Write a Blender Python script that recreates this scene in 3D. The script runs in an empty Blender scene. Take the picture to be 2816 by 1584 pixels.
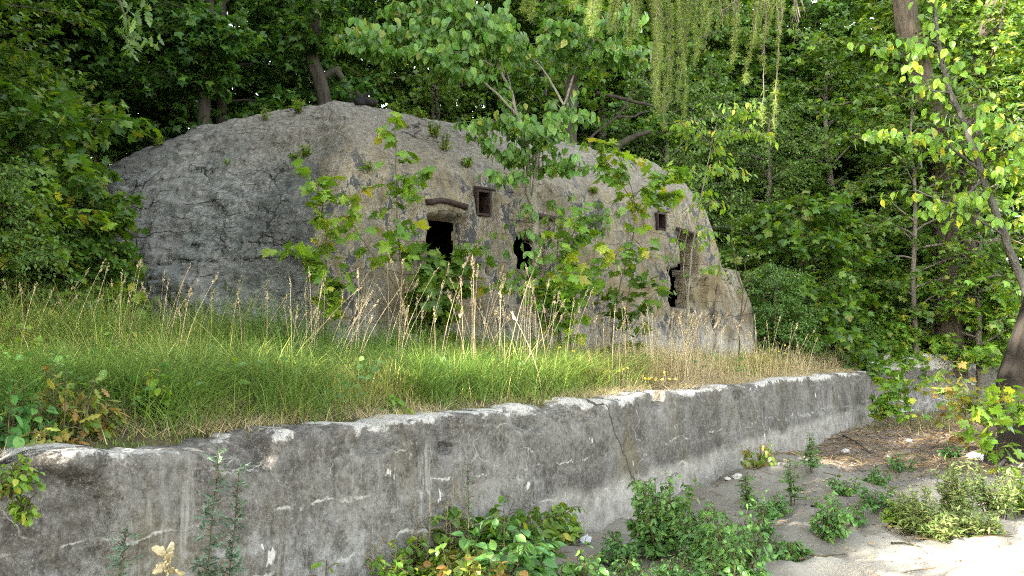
import bpy, math, random
import numpy as np
from mathutils import Vector

SC = bpy.context.scene
COL = SC.collection
PI = math.pi
random.seed(11)

# ------------------------------------------------------------------ camera geometry (photo pixels 2816 x 1584)
F = 2400.0
CAMZ = 1.75
PITCH = math.radians(4.0)
CP, SP = math.cos(PITCH), math.sin(PITCH)


def ray(px, py):
    a = (px - 1408) / F
    b = -(py - 792) / F
    return np.array([a, CP - b * SP, SP + b * CP])


def at(px, py, Y):
    d = ray(px, py)
    t = Y / d[1]
    return np.array([d[0] * t, Y, CAMZ + d[2] * t])


def at_z(px, py, z):
    d = ray(px, py)
    t = (z - CAMZ) / d[2]
    return np.array([d[0] * t, d[1] * t, z])


def project(P):
    x, y, z = P[:, 0], P[:, 1], P[:, 2] - CAMZ
    f = y * CP + z * SP
    u = -y * SP + z * CP
    f = np.maximum(f, 1e-3)
    return 1408 + F * x / f, 792 - F * u / f, f


# ------------------------------------------------------------------ numpy noise
def _h(ix, iy, iz, seed):
    n = (ix.astype(np.int64) * 374761393 + iy.astype(np.int64) * 668265263 + iz.astype(np.int64) * 1442695041 + seed * 974711) & 0xffffffff
    n = ((n ^ (n >> 13)) * 1274126177) & 0xffffffff
    n = ((n ^ (n >> 16)) * 2246822519) & 0xffffffff
    n = n ^ (n >> 15)
    return (n & 0xffffff) / float(0xffffff)


def vnoise(x, y, z, seed=0):
    x, y, z = np.broadcast_arrays(np.asarray(x, float), np.asarray(y, float), np.asarray(z, float))
    ix, iy, iz = np.floor(x), np.floor(y), np.floor(z)
    fx, fy, fz = x - ix, y - iy, z - iz
    fx, fy, fz = [f * f * (3 - 2 * f) for f in (fx, fy, fz)]
    r = 0
    for dx in (0, 1):
        for dy in (0, 1):
            for dz in (0, 1):
                w = (fx if dx else 1 - fx) * (fy if dy else 1 - fy) * (fz if dz else 1 - fz)
                r = r + w * _h(ix + dx, iy + dy, iz + dz, seed)
    return r * 2 - 1


def fbm(x, y, z, octv=4, seed=0, gain=.5):
    a, s, r = 1.0, 1.0, 0
    for k in range(octv):
        r = r + a * vnoise(np.asarray(x) * s, np.asarray(y) * s, np.asarray(z) * s, seed + k * 17)
        a *= gain
        s *= 2.03
    return r


def ss(a, b, x):
    t = np.clip((x - a) / (b - a), 0, 1)
    return t * t * (3 - 2 * t)


# ------------------------------------------------------------------ object helpers
def tag(o, label=None, cat=None, group=None, kind=None):
    if label: o['label'] = label
    if cat: o['category'] = cat
    if group: o['group'] = group
    if kind: o['kind'] = kind
    return o


def link(name, data, parent=None, loc=(0, 0, 0), rotz=0.0, scale=1.0):
    o = bpy.data.objects.new(name, data)
    COL.objects.link(o)
    o.location = loc
    o.rotation_euler = (0, 0, rotz)
    o.scale = (scale,) * 3
    if parent: o.parent = parent
    return o


def thing(name, label, cat, loc=(0, 0, 0), rotz=0.0, group=None, scale=1.0):
    o = link(name, None, None, loc, rotz, scale)
    o.empty_display_size = .2
    return tag(o, label, cat, group)


class MB:
    """collects vertices and faces and links them as one mesh"""
    def __init__(s):
        s.V, s.L, s.N, s.M, s.n, s.A = [], [], [], [], 0, []

    def add(s, V, faces, mi=0, attr=0.0):
        V = np.asarray(V, float).reshape(-1, 3)
        for f in faces:
            f = np.asarray(f, np.int64)
            if f.size == 0: continue
            s.L.append((f + s.n).ravel())
            s.N.append(np.full(len(f), f.shape[1], np.int64))
            s.M.append(np.full(len(f), mi, np.int64))
        s.V.append(V)
        s.A.append(np.broadcast_to(np.asarray(attr, float), (len(V),)))
        s.n += len(V)

    def tube(s, P, R, k=6, mi=0, cap=False, squash=None):
        P = np.asarray(P, float)
        n = len(P)
        R = np.broadcast_to(np.asarray(R, float), (n,))
        T = np.gradient(P, axis=0)
        T /= np.linalg.norm(T, axis=1)[:, None] + 1e-9
        a = np.array([0, 0, 1.0]) if abs(T[0][2]) < .9 else np.array([1.0, 0, 0])
        U = np.cross(T[0], a); U /= np.linalg.norm(U)
        Us = []
        for i in range(n):
            U = U - T[i] * np.dot(U, T[i])
            U /= np.linalg.norm(U) + 1e-9
            Us.append(U)
        Us = np.array(Us)
        W = np.cross(T, Us)
        an = np.arange(k) / k * 2 * PI
        V = P[:, None] + R[:, None, None] * (np.cos(an)[None, :, None] * Us[:, None] + np.sin(an)[None, :, None] * W[:, None])
        i = np.arange(n - 1)[:, None] * k
        j = np.arange(k)[None]
        q = np.stack([i + j, i + (j + 1) % k, i + k + (j + 1) % k, i + k + j], -1).reshape(-1, 4)
        fs = [q]
        if cap:
            fs.append(np.arange(k)[::-1][None])
            fs.append((np.arange(k) + (n - 1) * k)[None])
        s.add(V.reshape(-1, 3), fs, mi)

    def grid(s, V, mi=0, wrap=False, attr=None):
        n, m, _ = V.shape
        i = np.arange(n - 1)[:, None] * m
        if wrap:
            j = np.arange(m)[None]
            j2 = (j + 1) % m
        else:
            j = np.arange(m - 1)[None]
            j2 = j + 1
        q = np.stack([i + j, i + j2, i + m + j2, i + m + j], -1).reshape(-1, 4)
        s.add(V.reshape(-1, 3), [q], mi, 0.0 if attr is None else attr.ravel())

    def box(s, c, sz, mi=0, rz=0.0):
        c = np.asarray(c, float); h = np.asarray(sz, float) / 2
        v = np.array([[x, y, z] for x in (-1, 1) for y in (-1, 1) for z in (-1, 1)], float) * h
        if rz:
            cz, sz_ = math.cos(rz), math.sin(rz)
            v = np.stack([v[:, 0] * cz - v[:, 1] * sz_, v[:, 0] * sz_ + v[:, 1] * cz, v[:, 2]], 1)
        s.add(v + c, [np.array([[0, 1, 3, 2], [4, 6, 7, 5], [0, 4, 5, 1], [2, 3, 7, 6], [0, 2, 6, 4], [1, 5, 7, 3]])], mi)

    def inst(s, tpl, pos, X, Nn, sc, mi=0, attr=0.0):
        """copy a leaf template to N places: X leaf direction, Nn leaf normal"""
        TV, TF = tpl
        pos = np.asarray(pos, float)
        if len(pos) == 0: return
        X = np.asarray(X, float); Nn = np.asarray(Nn, float)
        X = X / (np.linalg.norm(X, axis=1)[:, None] + 1e-9)
        Yv = np.cross(Nn, X)
        Yv /= np.linalg.norm(Yv, axis=1)[:, None] + 1e-9
        Z = np.cross(X, Yv)
        sc = np.broadcast_to(np.asarray(sc, float), (len(pos),))
        V = pos[:, None] + sc[:, None, None] * (TV[None, :, 0:1] * X[:, None] + TV[None, :, 1:2] * Yv[:, None] + TV[None, :, 2:3] * Z[:, None])
        off = (np.arange(len(pos)) * len(TV))[:, None, None]
        at_ = np.repeat(np.broadcast_to(np.asarray(attr, float), (len(pos),)), len(TV))
        s.add(V.reshape(-1, 3), [(f[None] + off).reshape(-1, f.shape[1]) for f in TF], mi, at_)

    def mesh(s, name, mats, smooth=True, attr=None, origin=None):
        V = np.concatenate(s.V)
        if origin is not None: V = V - np.asarray(origin)
        me = bpy.data.meshes.new(name)
        L = np.concatenate(s.L); N = np.concatenate(s.N)
        me.vertices.add(len(V)); me.vertices.foreach_set('co', V.ravel())
        me.loops.add(len(L)); me.loops.foreach_set('vertex_index', L)
        me.polygons.add(len(N))
        me.polygons.foreach_set('loop_start', np.concatenate([[0], np.cumsum(N)[:-1]]))
        if not isinstance(mats, (list, tuple)): mats = [mats]
        for m in mats: me.materials.append(m)
        if len(mats) > 1: me.polygons.foreach_set('material_index', np.concatenate(s.M))
        me.polygons.foreach_set('use_smooth', np.full(len(N), smooth))
        if attr:
            at_ = me.attributes.new(attr, 'FLOAT', 'POINT')
            at_.data.foreach_set('value', np.concatenate(s.A))
        me.update(calc_edges=True)
        me.validate()
        return me

    def build(s, name, mats, parent=None, smooth=True, attr=None, loc=(0, 0, 0), rotz=0.0, origin=None):
        return link(name, s.mesh(name, mats, smooth, attr, origin), parent, loc, rotz)


# ------------------------------------------------------------------ materials
class NT:
    def __init__(s, name):
        s.m = bpy.data.materials.new(name)
        s.m.use_nodes = True
        s.t = s.m.node_tree
        s.t.nodes.clear()
        s.out = s.n('ShaderNodeOutputMaterial')

    def n(s, typ, **kw):
        nd = s.t.nodes.new(typ)
        for k, v in kw.items():
            if k.startswith('i_'):
                nd.inputs[k[2:].replace('_', ' ')].default_value = v
            else:
                setattr(nd, k, v)
        return nd

    def l(s, a, b):
        s.t.links.new(a, b)

    def mp(s, vec, sc=(1, 1, 1), loc=(0, 0, 0)):
        m = s.n('ShaderNodeMapping')
        m.inputs['Scale'].default_value = sc
        m.inputs['Location'].default_value = loc
        s.l(vec, m.inputs['Vector'])
        return m.outputs['Vector']

    def noise(s, vec, scale, detail=5, rough=.55, dist=0.0):
        n = s.n('ShaderNodeTexNoise')
        n.inputs['Scale'].default_value = scale
        n.inputs['Detail'].default_value = detail
        n.inputs['Roughness'].default_value = rough
        n.inputs['Distortion'].default_value = dist
        s.l(vec, n.inputs['Vector'])
        return n.outputs['Fac']

    def ramp(s, fac, stops, interp='LINEAR'):
        r = s.n('ShaderNodeValToRGB')
        r.color_ramp.interpolation = interp
        e = r.color_ramp.elements
        while len(e) < len(stops): e.new(.5)
        for k, (p, c) in enumerate(stops):
            e[k].position = p
            e[k].color = (c if len(c) == 4 else (*c, 1)) if isinstance(c, tuple) else (c, c, c, 1)
        s.l(fac, r.inputs['Fac'])
        return r.outputs['Color']

    def mix(s, fac, a, b, typ='MIX'):
        m = s.n('ShaderNodeMix', data_type='RGBA', blend_type=typ)
        for v, i in ((fac, 0), (a, 6), (b, 7)):
            if isinstance(v, (int, float)): m.inputs[i].default_value = v
            elif isinstance(v, tuple): m.inputs[i].default_value = (*v, 1)
            else: s.l(v, m.inputs[i])
        return m.outputs[2]

    def math(s, op, a, b=None, c=None, clamp=False):
        m = s.n('ShaderNodeMath', operation=op, use_clamp=clamp)
        for k, v in enumerate((a, b, c)):
            if v is None: continue
            if isinstance(v, (int, float)): m.inputs[k].default_value = v
            else: s.l(v, m.inputs[k])
        return m.outputs[0]

    def bsdf(s, col, rough=.9, spec=.2, bump=None, bstr=.5, bdist=.02):
        b = s.n('ShaderNodeBsdfPrincipled')
        if isinstance(col, tuple): b.inputs['Base Color'].default_value = (*col, 1)
        else: s.l(col, b.inputs['Base Color'])
        if isinstance(rough, (int, float)): b.inputs['Roughness'].default_value = rough
        else: s.l(rough, b.inputs['Roughness'])
        b.inputs['Specular IOR Level'].default_value = spec
        if bump is not None:
            u = s.n('ShaderNodeBump')
            u.inputs['Strength'].default_value = bstr
            u.inputs['Distance'].default_value = bdist
            s.l(bump, u.inputs['Height'])
            s.l(u.outputs['Normal'], b.inputs['Normal'])
        return b.outputs[0]

    def done(s, sh):
        s.l(sh, s.out.inputs['Surface'])
        return s.m

    def obj(s):
        return s.n('ShaderNodeTexCoord').outputs['Object']

    def attr(s, name):
        return s.n('ShaderNodeAttribute', attribute_name=name).outputs['Fac']

    def rand_island(s):
        return s.n('ShaderNodeNewGeometry').outputs['Random Per Island']


def leaf_mat(name, stops, trans=.38, hue_var=.02, rough=.42, tcol=1.7, spec=.35):
    t = NT(name)
    r = t.rand_island()
    c = t.ramp(r, stops)
    oi = t.n('ShaderNodeObjectInfo')
    hs = t.n('ShaderNodeHueSaturation')
    t.l(t.math('MULTIPLY_ADD', oi.outputs['Random'], hue_var * 2, .5 - hue_var), hs.inputs['Hue'])
    r2 = t.n('ShaderNodeTexWhiteNoise', noise_dimensions='1D')
    t.l(t.math('MULTIPLY', r, 917.3), r2.inputs['W'])
    t.l(t.math('MULTIPLY_ADD', r2.outputs['Value'], .6, .7), hs.inputs['Value'])
    t.l(c, hs.inputs['Color'])
    c = hs.outputs['Color']
    b = t.bsdf(c, rough, spec)
    tr = t.n('ShaderNodeBsdfTranslucent')
    g = t.n('ShaderNodeHueSaturation')
    g.inputs['Hue'].default_value = .485
    g.inputs['Saturation'].default_value = 1.1
    g.inputs['Value'].default_value = tcol
    t.l(c, g.inputs['Color'])
    t.l(g.outputs[0], tr.inputs['Color'])
    mx = t.n('ShaderNodeMixShader')
    mx.inputs[0].default_value = trans
    t.l(b, mx.inputs[1]); t.l(tr.outputs[0], mx.inputs[2])
    return t.done(mx.outputs[0])


def bark_mat(name, c1, c2, scale=14, moss=0.0):
    t = NT(name)
    o = t.obj()
    v = t.mp(o, (1, 1, .18))
    n = t.noise(v, scale, 6, .6, .6)
    n2 = t.noise(o, 2.5, 4)
    c = t.ramp(n, [(.3, c1), (.7, c2)])
    c = t.mix(t.ramp(n2, [(.4, 0.0), (.7, .5)]), c, tuple(x * .55 for x in c2))
    if moss: c = t.mix(t.ramp(t.noise(o, 3.3, 4), [(.5, 0.0), (.65, moss)]), c, (.05, .07, .02))
    return t.done(t.bsdf(c, .9, .15, n, .9, .03))
# ------------------------------------------------------------------ layout frames
WTOP = 1.25                                     # top of the retaining wall above the sand
W0 = at_z(170, 1250, WTOP)[:2]
W1 = at_z(2392, 1021, WTOP)[:2]
WD = (W1 - W0) / np.linalg.norm(W1 - W0)        # along the wall, away from the camera
WN = np.array([WD[1], -WD[0]])                  # towards the sand
WLEN = float(np.linalg.norm(W1 - W0))
WANG = math.atan2(WD[1], WD[0])
F0 = at_z(2405, 988, 1.5)[:2] * 0 + at(2400, 990, 21.5)[:2]
F1 = at(2960, 952, 26.0)[:2]
FD = (F1 - F0) / np.linalg.norm(F1 - F0)
FN = np.array([FD[1], -FD[0]])
BA = np.array([-2.88, 12.64])                   # front left corner of the bunker
BANG = math.radians(36.0)
BU = np.array([math.cos(BANG), math.sin(BANG)])
BV = np.array([-BU[1], BU[0]])


def wall_as(x, y):
    dx, dy = x - W0[0], y - W0[1]
    return dx * WD[0] + dy * WD[1], dx * WN[0] + dy * WN[1]


def bunk_l(x, y):
    dx, dy = x - BA[0], y - BA[1]
    return dx * BU[0] + dy * BU[1], dx * BV[0] + dy * BV[1]


def bunk_w(bx, by):
    return BA[0] + bx * BU[0] + by * BV[0], BA[1] + bx * BU[1] + by * BV[1]


def hill(x, y):
    bx, by = bunk_l(x, y)
    st = .16 * np.maximum(0, bx - 8.5)
    h = 3.7 * ss(2.6 + st, 8.2 + st * 1.3, by)
    h = h + 1.0 * ss(8, 16, by) * ss(4, -4, bx)
    return h


def z_terrace(x, y):
    x = np.asarray(x, float); y = np.asarray(y, float)
    a, s = wall_as(x, y)
    z = WTOP - .07 + .16 * ss(.2, .9, -s) + .30 * ss(.5, 6.5, -s)
    z = z + .06 * fbm(x * .5, y * .5, 0, 3, 5) * ss(.3, 2, -s) + .02 * vnoise(x * 3, y * 3, 0, 8)
    return z + hill(x, y)


def z_sand(x, y):
    x = np.asarray(x, float); y = np.asarray(y, float)
    a, s = wall_as(x, y)
    far = ss(9.5, 17, a)
    z = .05 * fbm(x * .45, y * .45, 0, 3, 3)
    z = z + .85 * ss(1.2, 4.2, s) * far * (1 - .6 * ss(16, 24, a)) + .1 * ss(3, 9, x)
    # wind-blown heaps against the foot of the wall
    for (ca, cs, ra, rs, h) in ((9.0, .85, 1.3, .75, .30), (10.6, .1, 1.1, .7, .16), (5.8, 1.7, .9, .5, .12), (7.5, 2.2, .8, .5, .13), (3.2, .5, 1.5, .6, .12), (9.8, 2.9, .9, .5, .12), (7.7, .2, .6, .5, .10)):
        z = z + h * np.exp(-((a - ca) / ra) ** 2 - ((s - cs) / rs) ** 2)
    z = z + .055 * fbm(x * 2.1, y * 2.1, 1, 3, 9) + .026 * vnoise(x * 6.5, y * 6.5, 0, 4) + .011 * vnoise(x * 17, y * 17, 0, 6)
    return z


def is_terrace(x, y):
    a, s = wall_as(x, y)
    f = (x - F0[0]) * FN[0] + (y - F0[1]) * FN[1]
    return np.where(a < WLEN + .2, s < -.12, f < -.15)


def z_any(x, y):
    return np.where(is_terrace(x, y), z_terrace(x, y), z_sand(x, y))


def ground_at(px, py, fn=z_any, t1=60):
    d = ray(px, py)
    t = np.arange(2.0, t1, .02)
    P = np.array([0, 0, CAMZ]) + d * t[:, None]
    hit = np.nonzero(P[:, 2] <= fn(P[:, 0], P[:, 1]))[0]
    if len(hit) == 0: return P[-1]
    p = P[hit[0]]
    return np.array([p[0], p[1], float(fn(p[0], p[1]))])


def on_ground(x, y, fn=z_any):
    return np.array([x, y, float(fn(x, y))])


# ------------------------------------------------------------------ setting materials
def m_sand():
    t = NT('sand_soil')
    o = t.obj()
    soil = t.attr('soil')
    n1 = t.noise(o, 1.3, 5)
    n2 = t.noise(o, 60, 3, .7)
    n3 = t.noise(o, 9, 5, .65)
    sand = t.ramp(n1, [(.35, (.130, .121, .104)), (.65, (.182, .171, .148))])
    sand = t.mix(t.ramp(n2, [(.35, .45), (.6, 0.0)]), sand, (.11, .095, .075))
    sand = t.mix(t.ramp(n3, [(.36, .6), (.5, 0.0)]), sand, (.13, .115, .09))
    sand = t.mix(t.ramp(t.noise(o, 25, 4, .7), [(.66, 0.0), (.72, .7)]), sand, (.09, .07, .05))
    dirt = t.ramp(n3, [(.3, (.05, .038, .028)), (.55, (.13, .105, .082)), (.75, (.21, .18, .15))])
    dirt = t.mix(t.ramp(t.noise(o, 45, 3, .7), [(.62, 0.0), (.68, .8)]), dirt, (.28, .25, .21))
    f = t.math('ADD', soil, t.math('MULTIPLY_ADD', n3, 1.0, -.5))
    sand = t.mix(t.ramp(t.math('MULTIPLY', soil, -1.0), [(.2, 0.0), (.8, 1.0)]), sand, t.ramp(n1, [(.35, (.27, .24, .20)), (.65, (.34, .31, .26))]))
    sand = t.mix(t.ramp(t.noise(o, 38, 5, .75), [(.60, 0.0), (.66, .6)]), sand, (.10, .08, .06))
    c = t.mix(t.ramp(f, [(.35, 0.0), (.65, 1.0)]), sand, dirt)
    h = t.math('ADD', t.math('MULTIPLY', n3, .6), t.math('MULTIPLY', n2, .4))
    return t.done(t.bsdf(c, .95, .1, h, .8, .03))


def m_soil():
    t = NT('terrace_soil')
    o = t.obj()
    n = t.noise(o, 11, 6, .7)
    c = t.ramp(n, [(.3, (.035, .028, .018)), (.55, (.10, .08, .05)), (.75, (.19, .155, .105))])
    c = t.mix(t.ramp(t.noise(o, 1.7, 4), [(.45, 0.0), (.6, .7)]), c, (.05, .06, .02))
    return t.done(t.bsdf(c, .95, .1, n, .9, .05))


def concrete_streak(t, o, sx, sz, lo, hi, scale=1.0, detail=5):
    return t.ramp(t.noise(t.mp(o, (sx, sx, sz)), scale, detail, .6), [(lo, 0.0), (hi, 1.0)])


def m_wall():
    t = NT('weathered_wall_concrete')
    o = t.obj()
    x = t.n('ShaderNodeSeparateXYZ'); t.l(o, x.inputs[0])
    X, Z = x.outputs[0], x.outputs[2]
    nb = t.noise(o, .9, 7, .62)
    nm = t.noise(o, 4.2, 8, .72, .3)
    nf = t.noise(o, 24, 8, .82)
    nff = t.noise(t.mp(o, (1, 1, .7)), 85, 4, .8)
    c = t.ramp(nb, [(.34, (.066, .059, .052)), (.5, (.112, .103, .092)), (.66, (.17, .158, .143))])
    c = t.mix(t.ramp(nm, [(.36, .85), (.50, 0.0)]), c, (.040, .034, .029))
    c = t.mix(t.ramp(nm, [(.55, 0.0), (.68, .75)]), c, (.19, .174, .155))
    c = t.mix(t.ramp(nf, [(.525, 0.0), (.62, .75)]), c, (.22, .205, .185))
    c = t.mix(t.ramp(nf, [(.38, .85), (.47, 0.0)]), c, (.028, .025, .023))
    c = t.mix(t.ramp(nff, [(.58, 0.0), (.68, .75)]), c, (.33, .31, .285))
    c = t.mix(t.ramp(nff, [(.33, .7), (.42, 0.0)]), c, (.03, .027, .024))
    # olive algae
    c = t.mix(t.ramp(t.noise(t.mp(o, (1, 1, .6), (3, 0, 5)), 1.6, 5), [(.54, 0.0), (.7, .5)]), c, (.12, .10, .05))
    # pale lime along broken day joints and short cracks
    warp = t.noise(t.mp(o, (1, 1, 1), (9, 2, 1)), 1.5, 7, .6)
    zz = t.math('MULTIPLY_ADD', warp, .42, t.math('MULTIPLY_ADD', X, .012, Z))
    ragged = t.noise(o, 38, 4, .7)
    for zc, w, seed, am in ((1.00, .010, 1, .65), (.66, .015, 5, .8), (.46, .009, 31, .55)):
        d = t.math('ABSOLUTE', t.math('SUBTRACT', zz, zc))
        d = t.math('MULTIPLY_ADD', t.math('SUBTRACT', ragged, .5), .03, d)
        line = t.ramp(t.math('DIVIDE', d, w), [(.2, 1.0), (1.0, 0.0)])
        msk = t.ramp(t.noise(t.mp(o, (1, 1, .3), (seed * 7.3, 0, seed)), 1.6, 5, .7), [(.50, 0.0), (.56, am)])
        c = t.mix(t.math('MULTIPLY', line, msk), c, (.50, .48, .45))
    vo = t.n('ShaderNodeTexVoronoi', feature='DISTANCE_TO_EDGE')
    vo.inputs['Scale'].default_value = 2.3
    nz = t.n('ShaderNodeTexNoise'); nz.inputs['Scale'].default_value = 2.6; nz.inputs['Detail'].default_value = 6
    t.l(o, nz.inputs['Vector'])
    vm = t.n('ShaderNodeVectorMath', operation='MULTIPLY_ADD')
    t.l(nz.outputs['Color'], vm.inputs[0]); vm.inputs[1].default_value = (.6, .6, .6); t.l(o, vm.inputs[2])
    t.l(t.mp(vm.outputs[0], (.8, .8, 1.2)), vo.inputs['Vector'])
    ln = t.ramp(t.math('MULTIPLY_ADD', t.math('SUBTRACT', ragged, .5), .02, vo.outputs[0]), [(.002, 1.0), (.013, 0.0)])
    msk = t.ramp(t.noise(t.mp(o, (1, 1, 1), (31, 4, 2)), 1.4, 5, .7), [(.545, 0.0), (.61, .75)])
    c = t.mix(t.math('MULTIPLY', ln, msk), c, (.40, .38, .35))
    # vertical lime runs and pale bloom
    run = t.ramp(t.noise(t.mp(o, (6.5, 6.5, .7), (2, 0, 3)), 1.5, 7, .72), [(.57, 0.0), (.68, .7)])
    c = t.mix(t.math('MULTIPLY', run, t.ramp(t.noise(o, .8, 3), [(.45, 0.0), (.6, 1.0)])), c, (.36, .345, .325))
    blm = t.ramp(t.noise(t.mp(o, (1, 1, .7), (14, 0, 1)), 1.9, 10, .82), [(.49, 0.0), (.60, .85)])
    c = t.mix(t.math('MULTIPLY', blm, t.ramp(t.math('MULTIPLY_ADD', X, .10, Z), [(.55, 1.0), (1.15, .25)])), c, (.34, .335, .335))
    # chips that lay bare pale concrete
    chip = t.ramp(t.noise(t.mp(o, (6, 6, 2.4), (5, 5, 5)), 1.2, 3, .5), [(.705, 0.0), (.72, .9)])
    c = t.mix(chip, c, (.50, .475, .445))
    # worn pale crest, ragged and interrupted
    e = t.math('MULTIPLY_ADD', t.noise(o, 4, 8, .75), .5, t.math('SUBTRACT', Z, WTOP + .21))
    e = t.math('MULTIPLY_ADD', t.math('SUBTRACT', t.noise(o, .8, 4), .5), .5, e)
    c = t.mix(t.ramp(e, [(-.02, 0.0), (.03, .9)]), c, t.ramp(nf, [(.35, (.24, .23, .215)), (.5, (.40, .385, .36)), (.65, (.54, .52, .49))]))
    # cleaner band that sand used to cover, to the right
    b = t.math('MULTIPLY_ADD', t.noise(o, 1.6, 6, .65), .4, t.math('MULTIPLY_ADD', t.math('SUBTRACT', X, 5.5), -.01, Z))
    bm = t.math('MULTIPLY', t.ramp(b, [(.55, .95), (.66, 0.0)]), t.math('MULTIPLY', t.ramp(t.math('MULTIPLY_ADD', X, .25, -.85), [(.05, 0.0), (.35, .85)]), t.ramp(X, [(0, 1.0), (1, 1.0)])))
    c = t.mix(bm, c, t.ramp(t.noise(o, 7, 8, .75), [(.35, (.20, .185, .165)), (.65, (.40, .375, .345))]))
    # moss on the broken end
    ms = t.math('MULTIPLY', t.ramp(t.math('MULTIPLY_ADD', X, -.7, .45), [(.3, 0.0), (.5, 1.0)]), t.ramp(t.math('MULTIPLY_ADD', t.noise(o, 5, 6), .5, Z), [(1.22, 0.0), (1.36, .95)]))
    c = t.mix(ms, c, t.ramp(nf, [(.4, (.025, .022, .010)), (.62, (.10, .082, .03))]))
    # the long settlement crack
    cx = t.math('MULTIPLY_ADD', t.noise(t.mp(o, (1, 1, 1), (1, 1, 7)), 3.5, 6), .3, t.math('MULTIPLY_ADD', Z, .67, X))
    cd = t.math('ABSOLUTE', t.math('SUBTRACT', cx, 6.57))
    c = t.mix(t.ramp(cd, [(.006, .9), (.018, 0.0)]), c, (.03, .025, .02))
    h = t.math('ADD', t.math('MULTIPLY', nf, .6), t.math('MULTIPLY', nm, .6))
    h = t.math('ADD', h, t.math('MULTIPLY', nff, .3))
    return t.done(t.bsdf(c, .92, .15, h, .9, .025))


def m_bunker():
    t = NT('weathered_bunker_concrete')
    o = t.obj()
    zone = t.attr('zone')           # 0 raw rounded end and roof, 1 plastered front
    x = t.n('ShaderNodeSeparateXYZ'); t.l(o, x.inputs[0])
    Z = x.outputs[2]
    nb = t.noise(o, .7, 5, .6)
    nm = t.noise(o, 3.2, 6, .65)
    nf = t.noise(o, 15, 8, .8)
    nff = t.noise(o, 50, 5, .8)
    # --- raw concrete: blue grey with pale lichen and dark soot
    ol = t.mp(o, (1, 1, 2.3))
    nm2 = t.noise(ol, 2.6, 7, .66)
    nf2 = t.noise(ol, 12, 8, .78)
    a = t.ramp(nb, [(.32, (.070, .077, .073)), (.5, (.128, .133, .126)), (.68, (.21, .205, .192))])
    a = t.mix(t.ramp(nm2, [(.5, 0.0), (.68, .75)]), a, (.235, .225, .205))
    a = t.mix(t.ramp(nm2, [(.38, .9), (.49, 0.0)]), a, (.055, .06, .057))
    a = t.mix(t.ramp(nf2, [(.51, 0.0), (.61, .8)]), a, (.32, .305, .28))
    a = t.mix(t.ramp(nf2, [(.38, .9), (.47, 0.0)]), a, (.042, .042, .04))
    a = t.mix(t.ramp(nff, [(.58, 0.0), (.67, .8)]), a, (.50, .485, .46))
    a = t.mix(t.ramp(nff, [(.33, .7), (.42, 0.0)]), a, (.045, .043, .04))
    a = t.mix(t.ramp(t.noise(t.mp(o, (1, 1, .5), (4, 4, 4)), 1.3, 4), [(.55, 0.0), (.7, .55)]), a, (.11, .155, .14))
    a = t.mix(t.ramp(t.noise(t.mp(o, (1, 1, 1), (8, 1, 4)), 4.5, 6, .7), [(.66, 0.0), (.72, .8)]), a, (.075, .045, .035))
    big = t.noise(t.mp(o, (1, 1, .8), (6, 2, 9)), .42, 5, .6)
    a = t.mix(t.ramp(big, [(.38, .6), (.5, 0.0)]), a, (.055, .058, .055))
    a = t.mix(t.ramp(big, [(.52, 0.0), (.64, .45)]), a, (.26, .25, .232))
    zr_ = t.math('FRACT', t.math('MULTIPLY_ADD', t.noise(t.mp(o, (1, 1, .4)), 1.1, 6, .6), 1.3, t.math('MULTIPLY', Z, 3.85)))
    lr = t.math('MULTIPLY', t.ramp(zr_, [(.02, 1.0), (.09, 0.0)]), t.ramp(t.noise(t.mp(o, (1.4, 1.4, 4), (2, 6, 3)), 1.0, 5, .7), [(.5, 0.0), (.56, .9)]))
    a = t.mix(t.math('MULTIPLY', lr, t.ramp(t.math('MULTIPLY', Z, .25), [(.75, 1.0), (.95, 0.0)])), a, (.03, .03, .028))
    # --- front: warm plaster, streaked, with black patches where it has fallen
    s1 = t.noise(t.mp(o, (3.2, 3.2, .75)), 1.6, 7, .68)
    s2 = t.noise(t.mp(o, (9, 9, 1.6), (2, 2, 2)), 1.3, 6, .66)
    pm = t.noise(o, 2.1, 8, .7)
    p = t.ramp(t.noise(o, .8, 6, .65), [(.35, (.118, .096, .062)), (.65, (.205, .170, .114))])
    p = t.mix(t.ramp(s1, [(.36, .8), (.48, 0.0)]), p, (.085, .074, .057))
    p = t.mix(t.ramp(s1, [(.53, 0.0), (.65, .7)]), p, (.28, .245, .19))
    p = t.mix(t.ramp(pm, [(.53, 0.0), (.64, .65)]), p, (.31, .28, .225))
    p = t.mix(t.ramp(pm, [(.36, .7), (.46, 0.0)]), p, (.095, .08, .058))
    p = t.mix(t.ramp(s2, [(.36, .5), (.45, 0.0)]), p, (.07, .06, .046))
    p = t.mix(t.ramp(nf, [(.37, .5), (.46, 0.0)]), p, (.06, .05, .038))
    p = t.mix(t.ramp(nff, [(.58, 0.0), (.7, .4)]), p, (.32, .285, .225))
    p = t.mix(t.ramp(t.noise(t.mp(o, (1, 1, .6), (5, 3, 0)), 1.4, 5), [(.56, 0.0), (.7, .55)]), p, (.19, .14, .06))
    blk = t.noise(t.mp(o, (5, 5, 2.4), (7, 7, 1)), 1.0, 10, .78)
    bm = t.ramp(t.noise(t.mp(o, (1, 1, .7), (2.5, 0, 6)), .9, 4), [(.40, 0.0), (.50, 1.0)])
    halo = t.math('MULTIPLY', t.ramp(blk, [(.475, 0.0), (.505, .75)]), bm)
    p = t.mix(halo, p, (.31, .285, .24))
    p = t.mix(t.math('MULTIPLY', t.ramp(blk, [(.512, 0.0), (.528, .93)]), bm), p, (.045, .047, .052))
    # pale washed plinth
    lowm = t.math('MULTIPLY_ADD', t.noise(o, 1.5, 5), 1.2, Z)
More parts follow.
